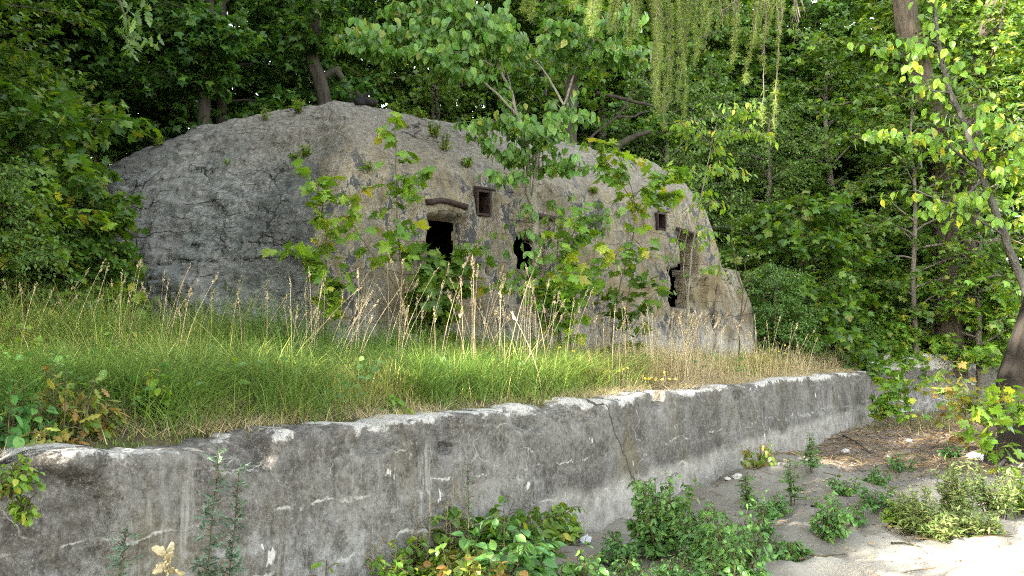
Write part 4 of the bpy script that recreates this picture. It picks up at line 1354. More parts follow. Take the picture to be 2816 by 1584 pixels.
# leaning trunk at the right edge
big_trunk('leaning_tree', 'massive dark furrowed trunk leaning in at the right edge, flared foot', 12.5,
          [(2838, 1130), (2844, 1060), (2862, 980), (2882, 900), (2904, 800), (2955, 500), (3020, 100)], [.66, .52, .40, .34, .30, .26, .2], [], None, MB_LEAN, 36)
plant('cherry_tree', 'thin smooth grey trunk curving up to the left from the right edge', 'tree', 11.6, [
    ([(2905, 1130), (2860, 880), (2816, 765), (2765, 650), (2705, 505), (2672, 390), (2640, 310), (2612, 255), (2590, 150), (2575, 40), (2570, -40)], .078, .022, 26, .6, 11, .5),
    ([(2690, 465), (2640, 420, -.2), (2590, 380, -.3), (2480, 370, -.4), (2360, 375, -.4)], .022, .006, 22, .5, 11, .15),
    ([(2700, 500), (2620, 565, -.2), (2560, 540, -.3), (2510, 520, -.3)], .016, .006, 8, .5, 11, .3),
    ([(2765, 650), (2700, 610, -.2), (2640, 570, -.3)], .018, .006, 8, .5, 10, .3),
    ([(2655, 345), (2700, 300, -.2), (2750, 330, -.3), (2790, 400, -.3)], .014, .005, 18, .4, 13, .2),
    ([(2612, 255), (2560, 250, -.2), (2480, 150, -.2), (2400, 135, -.3)], .012, .005, 14, .5, 11, .2),
    ([(2720, 540), (2770, 480, -.3), (2830, 450, -.3)], .012, .005, 12, .45, 12, .2),
], OVAL, (.09, .15), ML_FRESH, MB_CHERRY, 'droop', seed=11, parts=TR)
plant('maple_sapling', 'leafy maple sprig at the foot of the leaning trunk', 'sapling', 10.6, [
    ([(2735, 1215), (2740, 1160), (2750, 1110), (2760, 1060)], .012, .004, 22, .35, 13, .15),
    ([(2735, 1210), (2700, 1160, -.1), (2680, 1120, -.1)], .008, .003, 10, .25, 12, .2),
    ([(2740, 1190), (2790, 1120, -.1), (2830, 1080, -.1)], .008, .003, 12, .3, 12, .2),
], MAPLE, (.10, .17), ML_FRESH, MB_STEM, seed=12, group='maple sprigs round the leaning trunk')
plant('maple_sapling', 'round tuft of maple leaves hanging over the far corner of the wall', 'sapling', 18.4, [
    ([(2440, 1105), (2440, 1070), (2432, 1035)], .01, .004, 26, .36, 13, .2),
    ([(2440, 1100), (2420, 1120, -.1), (2412, 1120, -.2)], .008, .003, 8, .25, 10, .2),
], MAPLE, (.12, .19), ML_FRESH, MB_STEM, seed=13, group='maple sprigs round the leaning trunk')
for k, (px, py, Y, lab) in enumerate([(2500, 1090, 18.3, 'loose maple sprig on the rubbly ground below the pale low wall'), (2600, 1100, 17.2, 'yellowish maple sprig between the wall corner and the leaning trunk'),
                                      (2660, 1150, 13.5, 'pale yellow maple sprig left of the leaning trunk')]):
    plant('maple_sapling', lab, 'sapling', Y, [
        ([(px, py), (px - 5, py - 50), (px + 8, py - 95)], .008, .003, 16, .4, 11, .1),
        ([(px, py - 10), (px + 35, py - 40, -.1), (px + 50, py - 60, -.1)], .006, .003, 8, .3, 10, .2)],
        MAPLE, (.10, .17), ML_YEL if k in (1, 2) else ML_FRESH, MB_STEM, seed=40 + k, group='maple sprigs round the leaning trunk')

# ------------------------------------------------------------------ larch beyond the right edge, its hanging twigs reach into the picture
def larch():
    rs = np.random.default_rng(77)
    tb, lb = MB(), MB()
    base = on_ground(6.6, 5.0)
    tp = smooth_path(np.array([base - [0, 0, .1], base + [0, 0, 3], base + [-.1, 0, 7], base + [-.1, .1, 13]]), 24)
    tb.tube(tp, np.linspace(.26, .08, 24), 12)
    def strand(px, y0, y1, Y, dens, thick=.008, sway=8):
        n = 22
        yy = np.linspace(y0, y1, n)
        xx = px + np.cumsum(rs.normal(0, sway / 5, n)) + sway * np.sin(np.linspace(0, rs.uniform(2, 5), n)) * .6
        P = np.array([at(a, b_, Y + .02 * k) for k, (a, b_) in enumerate(zip(xx, yy))])
        tb.tube(P, np.linspace(thick, .003, n), 4)
        L_ = np.linalg.norm(np.diff(P, axis=0), axis=1).sum()
        m = int(L_ * dens)
        if m:
            # needles sit in tufts on short shoots
            tc = interp_path(P, np.sort(rs.beta(1.2, 1.0, m)))
            nn_ = 22
            Pp = np.repeat(tc, nn_, 0) + rs.normal(0, .008, (m * nn_, 3))
            X = nrm(rs.normal(0, 1, (m * nn_, 3)) + [0, 0, -.25])
            lb.inst(NEEDLE, Pp, X, rs.normal(0, 1, (m * nn_, 3)), rs.uniform(.028, .055, m * nn_))
        return P[0]
    tops = []
    for px, y1, Y, dn in [(2018, 170, 6.5, 60), (2030, 120, 6.5, 55), (2068, 222, 6.6, 55), (2085, 130, 6.6, 70), (2100, 345, 6.6, 22), (2128, 352, 6.55, 40), (2110, 160, 6.6, 60), (2140, 95, 6.6, 12),
                          (1435, 34, 5.6, 60), (1462, 48, 5.6, 60), (1625, 100, 5.9, 60), (1628, 40, 5.9, 55), (1640, 22, 5.9, 40), (1742, 60, 8.2, 30), (2190, 70, 8.6, 6), (2145, 90, 8.5, 8)]:
        tops.append(strand(px, -60, y1, Y, dn))
    for k in range(40):
        px = rs.normal(1830, 85)
        y1 = 60 + 330 * math.exp(-((px - 1835) / 75) ** 2) * rs.uniform(.45, 1.0)
        tops.append(strand(px, -60, y1, 8.7 + rs.normal(0, .3), rs.choice([22, 40, 50]), .003, 14))
    for k in range(16):
        px = rs.uniform(1540, 1760)
        tops.append(strand(px, -60, rs.uniform(10, 90), 8.6 + rs.normal(0, .3), rs.choice([25, 45]), .003, 10))
    for k in range(10):
        tops.append(strand(rs.uniform(1930, 2200), -60, rs.uniform(20, 130), 10 + rs.normal(0, .3), 8, .005, 12))
    # boughs that carry the strands, above the frame
    tops = np.array(tops)
    for xg, yg in ((2.3, 6.5), (2.5, 6.6), (.55, 5.6), (.95, 5.9), (1.3, 8.5), (1.7, 8.8), (.9, 8.6), (2.9, 10.0)):
        s0 = interp_path(tp, np.array([.50 + .05 * xg / 3]))[0]
        e = np.array([xg - .4, yg + .15, 5.75])
        B = smooth_path(np.array([s0, (s0 + e) / 2 + [0, 0, .5], e]), 18, .02, rs)
        tb.tube(B, np.linspace(.06, .012, 18), 6)
    for p in tops:
        k = np.array([p[0] + .1, p[1], 5.78])
        tb.tube(np.array([p, (p + k) / 2, k]), (.006, .007, .008), 4)
    for k in range(26):
        s0 = interp_path(tp, np.array([rs.uniform(.45, .97)]))[0]
        a = rs.uniform(0, 6.28); L_ = rs.uniform(1.2, 2.6)
        e = s0 + np.array([math.cos(a) * L_, math.sin(a) * L_, -.2 * L_])
        B = smooth_path(np.array([s0, (s0 + e) / 2 + [0, 0, .2], e]), 10)
        tb.tube(B, np.linspace(.035, .008, 10), 5)
        m = 260
        Pp = interp_path(B, rs.uniform(.2, 1, m)) + rs.normal(0, .22, (m, 3)) - [0, 0, .1]
        lb.inst(NEEDLE, np.repeat(Pp, 5, 0), nrm(rs.normal(0, 1, (m * 5, 3))), rs.normal(0, 1, (m * 5, 3)), .06)
    t = thing('larch_tree', 'larch with long hanging needle twigs trailing into the top of the picture', 'tree', tuple(base))
    tb.build('trunk', MB_GREY, t, origin=base)
    lb.build('needles', ML_LARCH, t, smooth=False, origin=base)


larch()


# oak at the left, beyond the frame; one bright twig hangs into the picture and its crown shades the terrace
def oak():
    tb, cb_ = grow_tree(91, 11.5, 4.6, 4.6, 34, 12, 9, MAPLE_FAR, (.13, .20), tr=.3)
    base = on_ground(-8.2, 6.2)
    rs = np.random.default_rng(3)
    for b_ in (tb, cb_): b_.V = [v + base for v in b_.V]
    lb = MB()
    B = smooth_path(np.array([base + [0, 0, 6.2], [-5.5, 6.7, 6.4], at(330, -40, 7.2), at(345, 20, 7.2), at(352, 80, 7.2), at(372, 130, 7.2)]), 26, .01, rs)
    tb.tube(B, np.linspace(.06, .006, 26), 6)
    for (c, n_, s_) in (((345, 30), 10, 18), ((372, 50), 9, 18), ((350, 85), 8, 16), ((378, 115), 10, 16), ((345, 95), 6, 14), ((425, 105), 6, 12), ((395, 30), 6, 14)):
        for _ in range(n_):
            p = at(c[0] + rs.normal(0, s_), c[1] + rs.normal(0, s_), 7.2 + rs.normal(0, .06))
            X = nrm(np.array([rs.normal(0, .6), rs.normal(0, .4), -.6]))
            lb.inst(LOBED, p[None], X[None], nrm(np.array([rs.normal(-.4, .5), -.6 + rs.normal(0, .4), .6]))[None], rs.uniform(.08, .12))
    t = thing('oak_tree', 'oak whose bright lobed leaves hang into the top left of the picture', 'tree', tuple(base))
    tb.build('trunk', MB_DARK, t, origin=base)
    cb_.build('crown', ML_DEEP, t, smooth=False, origin=base)
    lb.build('hanging_twig', ML_OAK, t, smooth=False, origin=base)


oak()
# unseen trees and a shrub added left and behind camera to block the sun
SHADE = [('tall_a', -11.3, 5.0, 1.0), ('tall_a', -12, 8.6, 1.0), ('tall_a', -12.7, 13, 1.0), ('tall_a', -18.6, 1.5, 1.3), ('tall_a', -19, 5.5, 1.25), ('tall_a', -21, 10, 1.2), ('tall_a', -25.5, -2.0, 1.75), ('tall_a', -26, 3, 1.4), ('deep_b', -12.2, 1.9, .85), ('slim_a', -9.4, -1.4, 1.0), ('deep_a', -6.0, -7.8, 1.1), ('shrub_a', -4.1, 2.7, 1.25)]
for k, (key, x_, y_, sc) in enumerate(SHADE):
    place(key, 'maple_tree' if key != 'shrub_a' else 'shrub', 'unseen %s added outside the picture to shade the scene' % ('maple tree' if key != 'shrub_a' else 'shrub'), 'tree' if key != 'shrub_a' else 'shrub', x_, y_, sc=sc, group='unseen trees and shrub added for shade')
# ------------------------------------------------------------------ grass on the terrace
def grass_mat():
    t = NT('meadow_grass')
    d = t.attr('dry')
    r = t.rand_island()
    f = t.math('ADD', d, t.math('MULTIPLY_ADD', r, .44, -.22))
    c = t.ramp(f, [(.0, (.10, .19, .030)), (.22, (.16, .245, .045)), (.42, (.26, .30, .06)), (.62, (.37, .31, .115)), (.82, (.46, .36, .19)), (1, (.48, .39, .25))])
    r2 = t.n('ShaderNodeTexWhiteNoise', noise_dimensions='1D')
    t.l(t.math('MULTIPLY', r, 713.7), r2.inputs['W'])
    hs = t.n('ShaderNodeHueSaturation')
    t.l(t.math('MULTIPLY_ADD', r2.outputs['Value'], .7, .65), hs.inputs['Value'])
    t.l(c, hs.inputs['Color'])
    c = hs.outputs[0]
    b = t.bsdf(c, .5, .3)
    tr = t.n('ShaderNodeBsdfTranslucent')
    t.l(t.mix(.0, c, c), tr.inputs['Color'])
    mx = t.n('ShaderNodeMixShader'); mx.inputs[0].default_value = .35
    t.l(b, mx.inputs[1]); t.l(tr.outputs[0], mx.inputs[2])
    return t.done(mx.outputs[0])


M_GRASS = grass_mat()


def blades(mb, P, h, w, lean, bend, dry, rs, lv=4):
    n = len(P)
    az = rs.uniform(0, 2 * PI, n)
    ld = np.stack([np.cos(az), np.sin(az), np.zeros(n)], 1)
    fa = az + rs.normal(PI / 2, .5, n)
    sd = np.stack([np.cos(fa), np.sin(fa), np.zeros(n)], 1)
    V = np.zeros((n, 2 * lv - 1, 3))
    for k in range(lv):
        t = k / (lv - 1)
        c = P + ld * ((lean * t + bend * t * t) * h)[:, None]
        c[:, 2] += h * (t - .42 * np.minimum(1.2, bend) * t ** 2.4)
        if k < lv - 1:
            ww = (w * (1 - .75 * t) * .5)[:, None] * sd
            V[:, 2 * k], V[:, 2 * k + 1] = c - ww, c + ww
        else:
            V[:, 2 * k] = c
    q = np.array([[0, 1, 3, 2]] + [[2 * k, 2 * k + 1, 2 * k + 3, 2 * k + 2] for k in range(1, lv - 2)])
    tr = np.array([[2 * lv - 4, 2 * lv - 3, 2 * lv - 2]])
    off = (np.arange(n) * (2 * lv - 1))[:, None, None]
    mb.add(V.reshape(-1, 3), [(q[None] + off).reshape(-1, 4), (tr[None] + off).reshape(-1, 3)], 0, np.repeat(dry, 2 * lv - 1))


def in_view(P, m=60):
    u, v, f = project(P)
    return (f > .5) & (u > -m) & (u < 2816 + m) & (v < 1584 + m)


def in_bunker(x, y):
    bx, by = bunk_l(x, y)
    ax_ = np.interp(by, [0, 4.2, 8.6], [0, -2.45, -3.6])
    return (by > .0) & (bx > ax_ + .0) & (bx < 10.1)


def on_wall_top(a, s):
    return (s > -.34)


rs = np.random.default_rng(21)
def terrace_pts(n, a0, a1, s0, s1):
    a = rs.uniform(a0, a1, n); s = rs.uniform(s0, s1, n)
    x = W0[0] + a * WD[0] + s * WN[0]; y = W0[1] + a * WD[1] + s * WN[1]
    P = np.stack([x, y, z_terrace(x, y)], 1)
    k = is_terrace(x, y) & in_view(P) & ~in_bunker(x, y) & (y > 3.3)
    return P[k], a[k], s[k]


def dryness(P, a, s):
    n = fbm(P[:, 0] * .45, P[:, 1] * .45, 0, 3, 301)
    n2 = fbm(P[:, 0] * 1.7, P[:, 1] * 1.7, 0, 2, 303)
    d = .14 + .60 * ss(-2.6, 4.2, P[:, 0]) + .06 * ss(2.5, 6, -s) * ss(1, 7, a)
    d = d + .26 * n + .18 * n2
    d = d + .30 * ss(.75, .40, -s)
    return d


g = MB()
# dense lower grass
P, a, s = terrace_pts(330000, -3.2, 22.5, -11.5, -.30)
dist = P[:, 1]
keep = rs.uniform(0, 1, len(P)) < np.clip(1.15 - .045 * (dist - 5), .35, 1) * np.where(-s < .55, .6, 1)
P, a, s = P[keep], a[keep], s[keep]
dry = dryness(P, a, s)
tuft = .85 + .75 * fbm(P[:, 0] * 1.3, P[:, 1] * 1.3, 0, 3, 305)
h = (.05 + .30 * ss(.30, 1.0, -s) + .34 * ss(1.8, 5.5, -s)) * tuft * rs.uniform(.5, 1.25, len(P))
w = rs.uniform(.003, .0105, len(P)) * (1 + .035 * (P[:, 1] - 5))
blades(g, P, h, w, rs.uniform(-.2, .75, len(P)), rs.uniform(.1, 1.3, len(P)), dry, rs)
# long lush arching tufts to the front left
for _ in range(210):
    a_, s_ = rs.uniform(-2.5, 8.5), -rs.uniform(.55, 3.0)
    x = W0[0] + a_ * WD[0] + s_ * WN[0]; y = W0[1] + a_ * WD[1] + s_ * WN[1]
    n = 120
    q = np.stack([x + rs.normal(0, .12, n), y + rs.normal(0, .12, n)], 1)
    q = np.concatenate([q, z_terrace(q[:, 0], q[:, 1])[:, None]], 1)
    blades(g, q, rs.uniform(.3, .62, n), rs.uniform(.004, .008, n), rs.uniform(.0, .5, n), rs.uniform(.5, 1.3, n), rs.normal(.06 + .3 * ss(4, 8, a_), .08, n), rs, 5)
# tall straw coloured blades
P, a, s = terrace_pts(46000, -2, 22.5, -11, -.5)
keep = rs.uniform(0, 1, len(P)) < ss(-3.2, 3.5, P[:, 0]) * .80 + .14
P, a, s = P[keep], a[keep], s[keep]
blades(g, P, (.42 + .28 * fbm(P[:, 0] * .8, P[:, 1] * .8, 0, 2, 307)) * rs.uniform(.6, 1.25, len(P)), rs.uniform(.004, .008, len(P)) * (1 + .03 * (P[:, 1] - 5)), rs.uniform(-.05, .35, len(P)), rs.uniform(0, .7, len(P)), dryness(P, a, s) * .85 + rs.uniform(.0, 1, len(P)) * (.12 + .30 * ss(-3, 2, P[:, 0])), rs)
# along the wooded edge behind and left of the roof
for (x0, x1, y0, y1, n) in ((-4.6, -2.6, 5.6, 8.8, 7000), (-3.6, 9.6, 8.0, 9.4, 9000), (-6.5, -3, 3.5, 8, 8000)):
    bx = rs.uniform(x0, x1, n); by = rs.uniform(y0, y1, n)
    x, y = bunk_w(bx, by)
    P = np.stack([x, y, z_terrace(x, y)], 1)
    blades(g, P, rs.uniform(.2, .75, n), rs.uniform(.006, .011, n), rs.uniform(-.05, .3, n), rs.uniform(0, .7, n), rs.uniform(.2, .8, n), rs)
go = g.build('meadow_grass', M_GRASS, smooth=False, attr='dry')
tag(go, 'wild grass on the terrace, lush green at left and straw dry at right', 'grass', kind='stuff')

# thatch of dead blades lying along the wall top
g = MB()
P, a, s = terrace_pts(60000, -2.5, 21, -1.0, -.10)
P[:, 2] = np.maximum(P[:, 2], np.where(-s < .42, WTOP - .01, P[:, 2]))
keep = rs.uniform(0, 1, len(P)) < np.clip(.12 + .9 * (fbm(P[:, 0] * .9, P[:, 1] * .9, 0, 3, 311) + .15), .05, 1) * np.where(-s < .30, .22 + .55 * ss(6, 12, a), 1)
P, a, s = P[keep], a[keep], s[keep]
n = len(P)
blades(g, P + [0, 0, .005], rs.uniform(.05, .16, n), rs.uniform(.003, .006, n), rs.uniform(.8, 2.2, n), rs.uniform(.2, 1.1, n), rs.uniform(.62, 1.15, n), rs)
tag(g.build('dry_thatch', M_GRASS, smooth=False, attr='dry'), 'mat of dead straw along the crest of the retaining wall', 'dry grass', kind='stuff')

# flowering stalks with seed heads
M_STRAW = leaf_mat('straw', [(0, (.27, .22, .12)), (.5, (.39, .32, .19)), (1, (.48, .41, .26))], .25, .01, .6, 1.1)
g = MB()
def stalk(P, H, lean, big):
    k = np.linspace(0, 1, 7)
    Q = P + np.stack([lean[0] * k ** 1.6 * H, lean[1] * k ** 1.6 * H, H * (k - .10 * np.hypot(*lean) * k * k)], 1)
    g.tube(Q, np.linspace(.0040, .0022, 7) * (1 + .03 * (P[1] - 6)), 3)
    hl = rs.uniform(.08, .14) * big
    m = 16
    d = nrm(Q[-1] - Q[-2])
    t_ = np.linspace(0, 1, m)
    side = rs.normal(0, 1, (m, 3)); 
    PP = Q[-1] + d * (t_ * hl - .02)[:, None] + side * .003
    X = nrm(d[None] + nrm(side) * .5)
    g.inst(OVAL_SMALL, PP, X, nrm(rs.normal(0, 1, (m, 3))), (.032 * big * (1 - .5 * t_)) * rs.uniform(.8, 1.2))

clumps = [(190, 905, 5), (300, 880, 9), (420, 905, 4), (470, 880, 7), (560, 900, 7), (660, 900, 7), (780, 905, 16), (860, 930, 12), (960, 930, 10), (1080, 940, 13), (1130, 930, 11), (1230, 940, 8), (1340, 945, 12), (1400, 945, 11), (1470, 940, 12),
          (1540, 930, 14), (1620, 930, 14), (1700, 920, 22), (1780, 915, 26), (1860, 910, 34), (1940, 910, 26), (2100, 905, 24), (2200, 900, 26), (2300, 900, 22), (2380, 905, 16), (100, 920, 8), (1300, 1000, 8), (900, 990, 6)]
for (px, py, n_) in clumps:
    for _ in range(n_):
        Y = rs.uniform(9.0, 13.2) if px < 1500 else rs.uniform(11.0, 16.5)
        if px < 500: Y = rs.uniform(8.5, 10.8)
        p = at(px + rs.normal(0, 38), py, Y)
        if in_bunker(p[0], p[1]) or not is_terrace(p[0], p[1]): continue
        p[2] = float(z_terrace(p[0], p[1]))
        H = rs.uniform(.62, 1.22) * (1.12 if 1000 < px < 1500 else .95) * (.85 if px > 1600 else 1)
        stalk(p, H, (rs.normal(.10, .20), rs.normal(0, .16)), 1.25 if 1000 < px < 1700 else 1.0)
tag(g.build('seeding_grass', M_STRAW, smooth=False), 'tall bleached grass stalks with seed heads in front of the bunker', 'tall grass', kind='stuff')

# low broad leaved herbs between the grasses
g = MB()
P, a, s = terrace_pts(1500, -3, 20, -7, -.5)
for p, a_, s_ in zip(P, a, s):
    if rs.uniform() > .55 - .02 * a_: continue
    n = rs.integers(4, 10)
    pp = p + np.stack([rs.normal(0, .07, n), rs.normal(0, .07, n), rs.uniform(.04, .34, n)], 1)
    X = nrm(np.stack([rs.normal(0, 1, n), rs.normal(0, 1, n), rs.uniform(-.4, .3, n)], 1))
    g.inst(OVAL, pp, X, nrm(rs.normal(0, .4, (n, 3)) + [0, -.3, 1]), rs.uniform(.04, .09, n))
tag(g.build('meadow_herbs', ML_WEED, smooth=False), 'low broad leaved herbs growing through the terrace grass', 'herbs', kind='stuff')

# ------------------------------------------------------------------ small plants
PS = ('stem', 'foliage')
def sand_pt(px, py):
    p = ground_at(px, py, z_sand)
    a, s = wall_as(p[0], p[1])
    if s < .10 and a < WLEN: p[:2] += WN * (.10 - s)
    p[2] = float(z_sand(p[0], p[1]))
    return p

def weed(name, label, cat, px, py, H, spread, ns, leaf, size, mat, bark=MB_STEM, mode='flat', dens=26, seed=0, group=None, tw=.13, fn=z_any, base=None, nt=9, t0=.15, lean=0.):
    rs_ = np.random.default_rng(seed)
    b0 = (sand_pt(px, py) if fn is z_any else ground_at(px, py, fn)) if base is None else np.asarray(base, float)
    tb, lb = MB(), MB()
    for k in range(ns):
        az = rs_.uniform(0, 2 * PI)
        r_ = spread * math.sqrt(rs_.uniform(0, 1)) * (ns > 1)
        h_ = H * rs_.uniform(.55, 1.05) if ns > 1 else H
        p0 = b0 + np.array([math.cos(az), math.sin(az), 0]) * r_ * .45
        p0[2] = float((z_sand if fn is z_any else fn)(p0[0], p0[1])) - .02 if base is None else b0[2] - .02
        p1 = b0 + np.array([math.cos(az) * r_ + lean * h_, math.sin(az) * r_, h_])
        Q = smooth_path(np.array([p0, p0 * .45 + p1 * .55 + [0, 0, .03], p1]), 9, .006, rs_)
        tb.tube(Q, np.linspace(.0055, .0022, 9), 4)
        for j in range(nt):
            u = t0 + (1 - t0) * (j + rs_.uniform(0, 1)) / nt
            q0 = interp_path(Q, np.array([u]))[0]
            a2 = rs_.uniform(0, 2 * PI)
            dv = nrm(np.array([math.cos(a2), math.sin(a2), rs_.uniform(0, .6)]))
            L_ = tw * (1.15 - .75 * u) * rs_.uniform(.6, 1.2)
            q1 = q0 + dv * L_
            tb.tube(np.array([q0, (q0 + q1) / 2 + [0, 0, .01], q1]), (.003, .0025, .0015), 3)
            m = max(1, int(dens * L_ + .5))
            pp = interp_path(np.array([q0, q1]), rs_.uniform(.25, 1.05, m).clip(0, 1)) + rs_.normal(0, .01, (m, 3))
            X, N = leaf_orient(m, dv, mode, rs_)
            lb.inst(leaf, pp, X, N, rs_.uniform(size[0], size[1], m) * (1.15 - .45 * u))
    t = thing(name, label, cat, tuple(b0), 0, group)
    tb.build('stem', bark, t, origin=b0)
    lb.build('foliage', mat, t, smooth=False, origin=b0)
    return t


GOOSE = fan([(0, 0), (.12, .20), (.30, .30), (.42, .24), (.55, .22), (.68, .13), (1, 0)], .25, .2, .35)
MINT = oval(.34, 5, .25, .25)
GWD = 'weeds on the sand in front of the wall'
for k, (px, py, H, sp, ns, sz, lab) in enumerate([
    (1830, 1530, .66, .36, 26, (.06, .10), 'big bushy green goosefoot on the sand in front of the light plinth'),
    (1960, 1560, .46, .34, 20, (.06, .09), 'goosefoot clump right of the big bushy one'),
    (2020, 1640, .66, .28, 13, (.05, .085), 'tall loose goosefoot rising from the bottom edge at right of centre'),
    (2270, 1480, .40, .16, 7, (.05, .09), 'single goosefoot with large leaves standing on the open sand'),
    (2170, 1540, .14, .12, 6, (.05, .08), 'flat goosefoot rosette beside a bare root on the sand'),
    (2110, 1425, .26, .2, 6, (.05, .08), 'broad leaved weed on the slope of the sand heap'),
    (1850, 1620, .22, .3, 9, (.04, .065), 'pale low weed patch at the bottom edge below the bushy goosefoot'),
    (1700, 1560, .25, .22, 8, (.045, .07), 'low weed left of the bushy goosefoot, by the scrap of white foil'),
    (1690, 1640, .30, .25, 9, (.04, .065), 'low weed at the bottom edge under the scrap of white foil'),
]):
    weed('goosefoot', lab, 'weed', px, py, H, sp, ns, GOOSE, sz, ML_WEED, mode='flat', dens=46, seed=200 + k, group=GWD, tw=.15, nt=12)
for k, (px, py, H, sp, ns, sz, mat, lab) in enumerate([
    (1300, 1575, .52, .44, 11, (.07, .15), ML_MID, 'leafy bramble mound against the foot of the wall, below the drain hole'),
    (1180, 1640, .44, .42, 10, (.05, .11), ML_FRESH, 'bright leafy weed left of the bramble mound at the bottom edge'),
    (1400, 1620, .46, .36, 10, (.08, .15), ML_WEED, 'broad leaved weed right of the bramble mound'),
    (1440, 1530, .36, .28, 8, (.08, .14), ML_MID, 'bramble runner with large leaves leaning on the wall'),
    (1512, 1480, .30, .16, 8, (.06, .10), ML_FRESH, 'small yellow green weed with dark berries against the plinth'),
    (1080, 1700, .36, .2, 7, (.05, .08), ML_FRESH, 'bright weed at the bottom edge left of the brambles'),
    (740, 1730, .42, .14, 4, (.06, .09), ML_FRESH, 'sparse fresh green weed at the bottom edge right of the tall mugworts'),
    (1290, 1680, .42, .42, 12, (.05, .11), ML_YEL, 'yellowing weed in front of the bramble mound'),
    (1560, 1650, .30, .2, 6, (.05, .09), ML_WEED, 'dark stemmed weed with round leaves at the bottom edge'),
]):
    weed('bramble' if 'bramble' in lab else 'leafy_weed', lab, 'weed', px, py, H, sp, ns, MINT, sz, mat, mode='flat', dens=27, seed=230 + k, group=GWD, tw=.24, nt=10)
# mugwort stalks before the wall at left
def sidept(px, py, Y):
    p = at(px, py, Y)
    return on_ground(p[0], p[1], z_sand)


FEATH = fan([(0, 0), (.15, .10), (.2, .02), (.35, .22), (.42, .03), (.6, .18), (.66, .03), (.82, .09), (1, 0)], .1, .2, .3)
for k, (px, ptop, Y, lab) in enumerate([(560, 1235, 4.05, 'tall grey green mugwort before the wall, the left one of the close pair'), (625, 1285, 4.15, 'tall grey green mugwort before the wall, the right one of the close pair'),
                                        (318, 1455, 3.75, 'short silvery mugwort at the bottom edge, left of the curled dry leaves')]):
    b0 = sidept(px, 1500, Y)
    top = at(px + 35, ptop, Y)[2]
    b0[0] -= .03
    weed('mugwort', lab, 'weed', 0, 0, top - b0[2], .02, 1, FEATH, (.05, .085), ML_MUG, mode='up', dens=110, seed=260 + k, group='mugwort stalks', tw=.085, base=b0, nt=50, t0=.2, lean=.07)
for k, (px, py, H, lab) in enumerate([(2180, 1390, .62, 'tall thin mugwort standing at the foot of the wall near its far end'), (2230, 1300, .55, 'thin mugwort beside the far end of the wall'), (2060, 1400, .42, 'short feathery weed at the corner of the light plinth'),
                                      (2100, 1500, .5, 'upright feathery weed behind the tall loose goosefoot')]):
    weed('mugwort', lab, 'weed', px, py, H, .06, 3, LANCE, (.06, .10), ML_WEED, mode='up', dens=50, seed=270 + k, group='mugwort stalks', tw=.12, nt=16, t0=.15)
weed('wilted_weed', 'half wilted hanging weed growing from the crack in the wall', 'weed', 2085, 1290, .42, .22, 6, MINT, (.05, .085), ML_YEL, mode='droop', dens=30, seed=281, tw=.14)
# sunlit weeds on the right
for k, (px, py, H, sp, ns, lab) in enumerate([(2520, 1465, .42, .24, 14, 'sunlit pale weed at the left end of the bright patch'), (2640, 1440, .60, .26, 16, 'tall sunlit feathery weed in the middle of the bright patch'), (2740, 1420, .58, .26, 14, 'tall sunlit feathery weed at the right of the bright patch'),
                                              (2580, 1480, .26, .26, 12, 'low sunlit weed spreading in front of the tall feathery ones'), (2680, 1475, .28, .26, 12, 'low sunlit weed before the right hand feathery one'), (2810, 1420, .45, .2, 10, 'feathery weed cut by the right edge of the picture'),
                                              (2460, 1440, .2, .2, 7, 'small shaded weed just left of the bright patch')]):
    weed('feathery_weed', lab, 'weed', px, py, H, sp, ns, LANCE, (.055, .10), ML_SUNLIT if k in (0, 1, 2, 3, 4) else ML_FRESH, mode='up', dens=70, seed=290 + k, group='weeds in the sunlit patch', tw=.12, nt=14)
for k, (px, py, lab) in enumerate([(2330, 1360, 'low green weed on the rubble behind the sand heap'), (2400, 1330, 'green weed right of the pale stone on the rubble'), (2330, 1430, 'creeping weed at the top of the sand slope'), (2420, 1400, 'creeping weed in front of the rubble'), (2480, 1300, 'sprig of green weed in the middle of the rubble'), (2610, 1260, 'sprig of green weed near the grey board')]):
    weed('leafy_weed', lab, 'weed', px, py, .22, .22, 7, MINT, (.045, .075), ML_WEED, mode='flat', dens=34, seed=310 + k, group='weeds on the rubble', tw=.12, nt=8)
